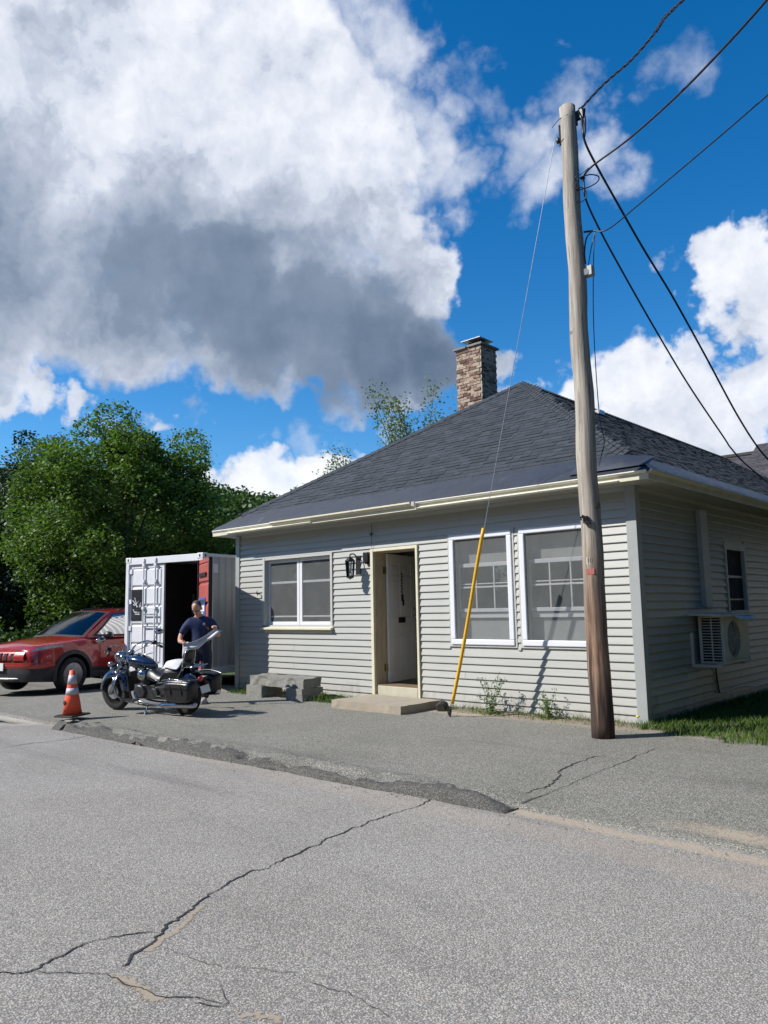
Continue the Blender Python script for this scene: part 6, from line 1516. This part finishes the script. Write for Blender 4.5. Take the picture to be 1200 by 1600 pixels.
# wooded hill
def hz(x, y):
    d = math.hypot(x-CAM.x, y-CAM.y); a = math.degrees(math.atan2(y-CAM.y, x-CAM.x)); return max(0, (d-70)/70)**.8*23*(.80+.25*vnoise(a*.12, 3)) * sstep(100, 125, a) * (1 if d < 150 else 1) if d > 70 else 0
g = G(); A = [R(95+i*1.5) for i in range(66)]; Rr = [60, 75, 90, 105, 120, 140, 170, 220]
for a in A:
    for q in Rr: x, y = CAM.x+q*math.cos(a), CAM.y+q*math.sin(a); g.v.append((x, y, hz(x, y)-.6))
for i in range(len(A)-1):
    for j in range(len(Rr)-1): n8 = len(Rr); g.f.append((i*n8+j, i*n8+j+1, (i+1)*n8+j+1, (i+1)*n8+j)); g.mi.append(0)
g.build('hill', mat('hill_floor', (.03, .05, .015), .95), smooth=True, kind='structure')
cl = []; r = np.random.default_rng(6)
for k in range(520):
    a = R(118+r.random()*46); q = 66+r.random()*85; x, y = CAM.x+q*math.cos(a), CAM.y+q*math.sin(a); cl.append((np.array([x, y, hz(x, y)+1.6+1.2*r.random()]), 1.9+1.6*r.random()))
C, S_ = clump_crown(cl, 17, .8, r); put(leaf_mesh('woodland', C, S_, m_wood_l, .5, seed=12), 'woodland', kind='stuff')

# unseen trees added over the road and right of the yard to block sky light
cl = []; r = np.random.default_rng(16)
for k in range(420): cl.append((np.array([7.2+r.random()*4, -5+r.random()*29, .5+r.random()*11.5]), 1.1+.8*r.random()))
for k in range(420): cl.append((np.array([-40+r.random()*75, -24-r.random()*5, .5+r.random()*11.0]), 1.4+.9*r.random()))
C, S_ = clump_crown(cl, 60, .50, r); put(leaf_mesh('woodland', C, S_, m_spruce, .4, seed=13), 'woodland', kind='stuff')  # added blocker trees, in dark leaves to cut their green bounce
# grass at the right side of the building
def blades(name, xy, zf, hmin, hmax, w, m, seed, **tags):
    r = np.random.default_rng(seed); N = len(xy); a = r.random(N)*6.28; h = hmin+(hmax-hmin)*r.random(N)**1.5; lean = r.normal(size=(N, 2))*.35*h[:, None]
    z = np.array([zf(x, y) for x, y in xy]); b = np.column_stack([xy, z]); dx = np.column_stack([np.cos(a), np.sin(a), np.zeros(N)])*w*.5
    mid = b+np.column_stack([lean*.35, h*.6]); tip = b+np.column_stack([lean, h])
    V = np.stack([b-dx, b+dx, mid+dx*.7, tip, mid-dx*.7], 1).reshape(-1, 3)
    me = bpy.data.meshes.new(name); me.vertices.add(5*N); me.vertices.foreach_set('co', V.astype(np.float32).ravel()); me.loops.add(5*N); me.loops.foreach_set('vertex_index', np.arange(5*N, dtype=np.int32)); me.polygons.add(N)
    me.polygons.foreach_set('loop_start', np.arange(0, 5*N, 5, dtype=np.int32)); me.materials.append(m); me.update(calc_edges=True); me.validate()
    return put(me, name, kind='stuff', **tags)
r = np.random.default_rng(8); P = []
yg = lambda x: -.30-.22*x
while len(P) < 52000:
    x = .02+r.random()**1.3*7; y = -1.6+(r.random()**1.7)*8.5
    if y > yg(x)+.10*(r.random()-.5)+.08*math.sin(x*9) and vnoise(x*7, y*7) > .22: P.append((x, y))
yardz = lambda x, y: .0 if y < -.3 else .012-.009*y
blades('grass', np.array(P), lambda x, y: -.01, .03, .13, .009, m_grass, 8)
P = []
for k in range(3200):
    x = -8.5+r.random()*8.6; y = -.03-abs(r.normal())*.13
    if -5.25 < x < -3.2: continue
    if vnoise(x*2.3, 5)+.25*r.random() > .60: P.append((x, y))
for k in range(900): P.append((-8.3+r.random()*.8, -.1-r.random()*.55))
for k in range(700): P.append((-5.95+r.random()*.8, -.25-r.random()*.45))
for k in range(900): P.append((-10.5+r.random()*1.4-.0, -2.9+r.random()*1.2)) if False else None
for k in range(2600): P.append((-15+r.random()*6.2, 1.0+r.random()*3.5)) if k % 2 else P.append((-13.2+r.random()*3.0, -.9+r.random()*1.6))
blades('grass', np.array(P), zlot, .03, .11, .008, m_weed, 11)
def weed(name, label, loc, h, n, seed, cat='weed'):
    t = thing(name, label, cat, loc); r = np.random.default_rng(seed); g = G(); C = []
    for k in range(n):
        a = r.random()*6.28; p1 = Vector((.25*h*math.cos(a)*r.random()*2, .25*h*math.sin(a)*r.random()*2-.05, h*(.35+.65*r.random()**1.5))); pts = crv([(0, 0, 0), p1*.5+Vector((0, 0, .04)), p1], 5); g.tube(pts, .0025, 4)
        for q in pts[2:]: C.append(np.array(q)+r.normal(size=(5, 3))*.022)
    C.append(np.column_stack([r.normal(size=260)*.12, r.normal(size=260)*.06-.03, np.abs(r.normal(size=260))*.05]))
    g.build('stem', m_weed, t); C = np.concatenate(C); put(leaf_mesh('leaves', C, .035*(.5+r.random(len(C))), m_weed, .1, .4, seed), 'leaves', t)
weed('weed_plant', 'tall wispy weed growing right of the yellow guard foot', (-2.28, -.22, 0), .62, 11, 41)
weed('weed_plant', 'bushy low weed growing left of the pole shadow', (-1.32, -.18, 0), .42, 10, 42)
weed('weed_plant', 'low green weeds beside the granite bench end', (-5.55, -.55, 0), .16, 12, 43)
dn = thing('dandelion', 'single yellow dandelion at the building corner post', 'flower', (-.02, -.22, 0))
G().tube([(0, 0, 0), (.01, -.01, .14)], .003, 5).build('stem', m_weed, dn); G().ell((.01, -.01, .15), (.024, .024, .014)).build('flower_head', mat('dandelion_yellow', (.75, .55, .03), .7), dn, smooth=True)
# dirt along the wall foot, gravelly
g = G(); nx = 220
def dirt(u, v):
    x = -8.6+8.75*u; wv = .20+.16*vnoise(x*1.7, 2); return Vector((x, -.02-wv*v, .028*(1-v)+.014*(vnoise(x*14, v*5)-.3)*(v < .95)+(-.012 if v > .99 else .004)))
g.grid(dirt, nx, 6, flip=True); g.build('soil', mat('wall_foot_dirt', (.20, .165, .115), .95, var=.35, scale=18, bump=.8, bscale=60), smooth=True, kind='structure')
# pebbles and twigs
g = G(); rp = random.Random(9)
for k in range(500):
    x = rp.uniform(-8, 3.2); y = -rp.random()**2*.8-.03; s_ = rp.uniform(.004, .014)
    if -5.2 < x < -3.3: continue
    g.ell((x, y, zlot(x, y)+s_*.5), (s_, s_*.8, s_*.6), 5, 3)
for k in range(260):
    x = rp.uniform(-7, 5); y = yedge(x)-.25+rp.gauss(0, .12); s_ = rp.uniform(.003, .010); g.ell((x, y, -.07+s_*.4), (s_, s_*.8, s_*.6), 5, 3)
g.build('gravel', mat('pebble', (.30, .27, .23), .9, rnd=.4), kind='stuff')
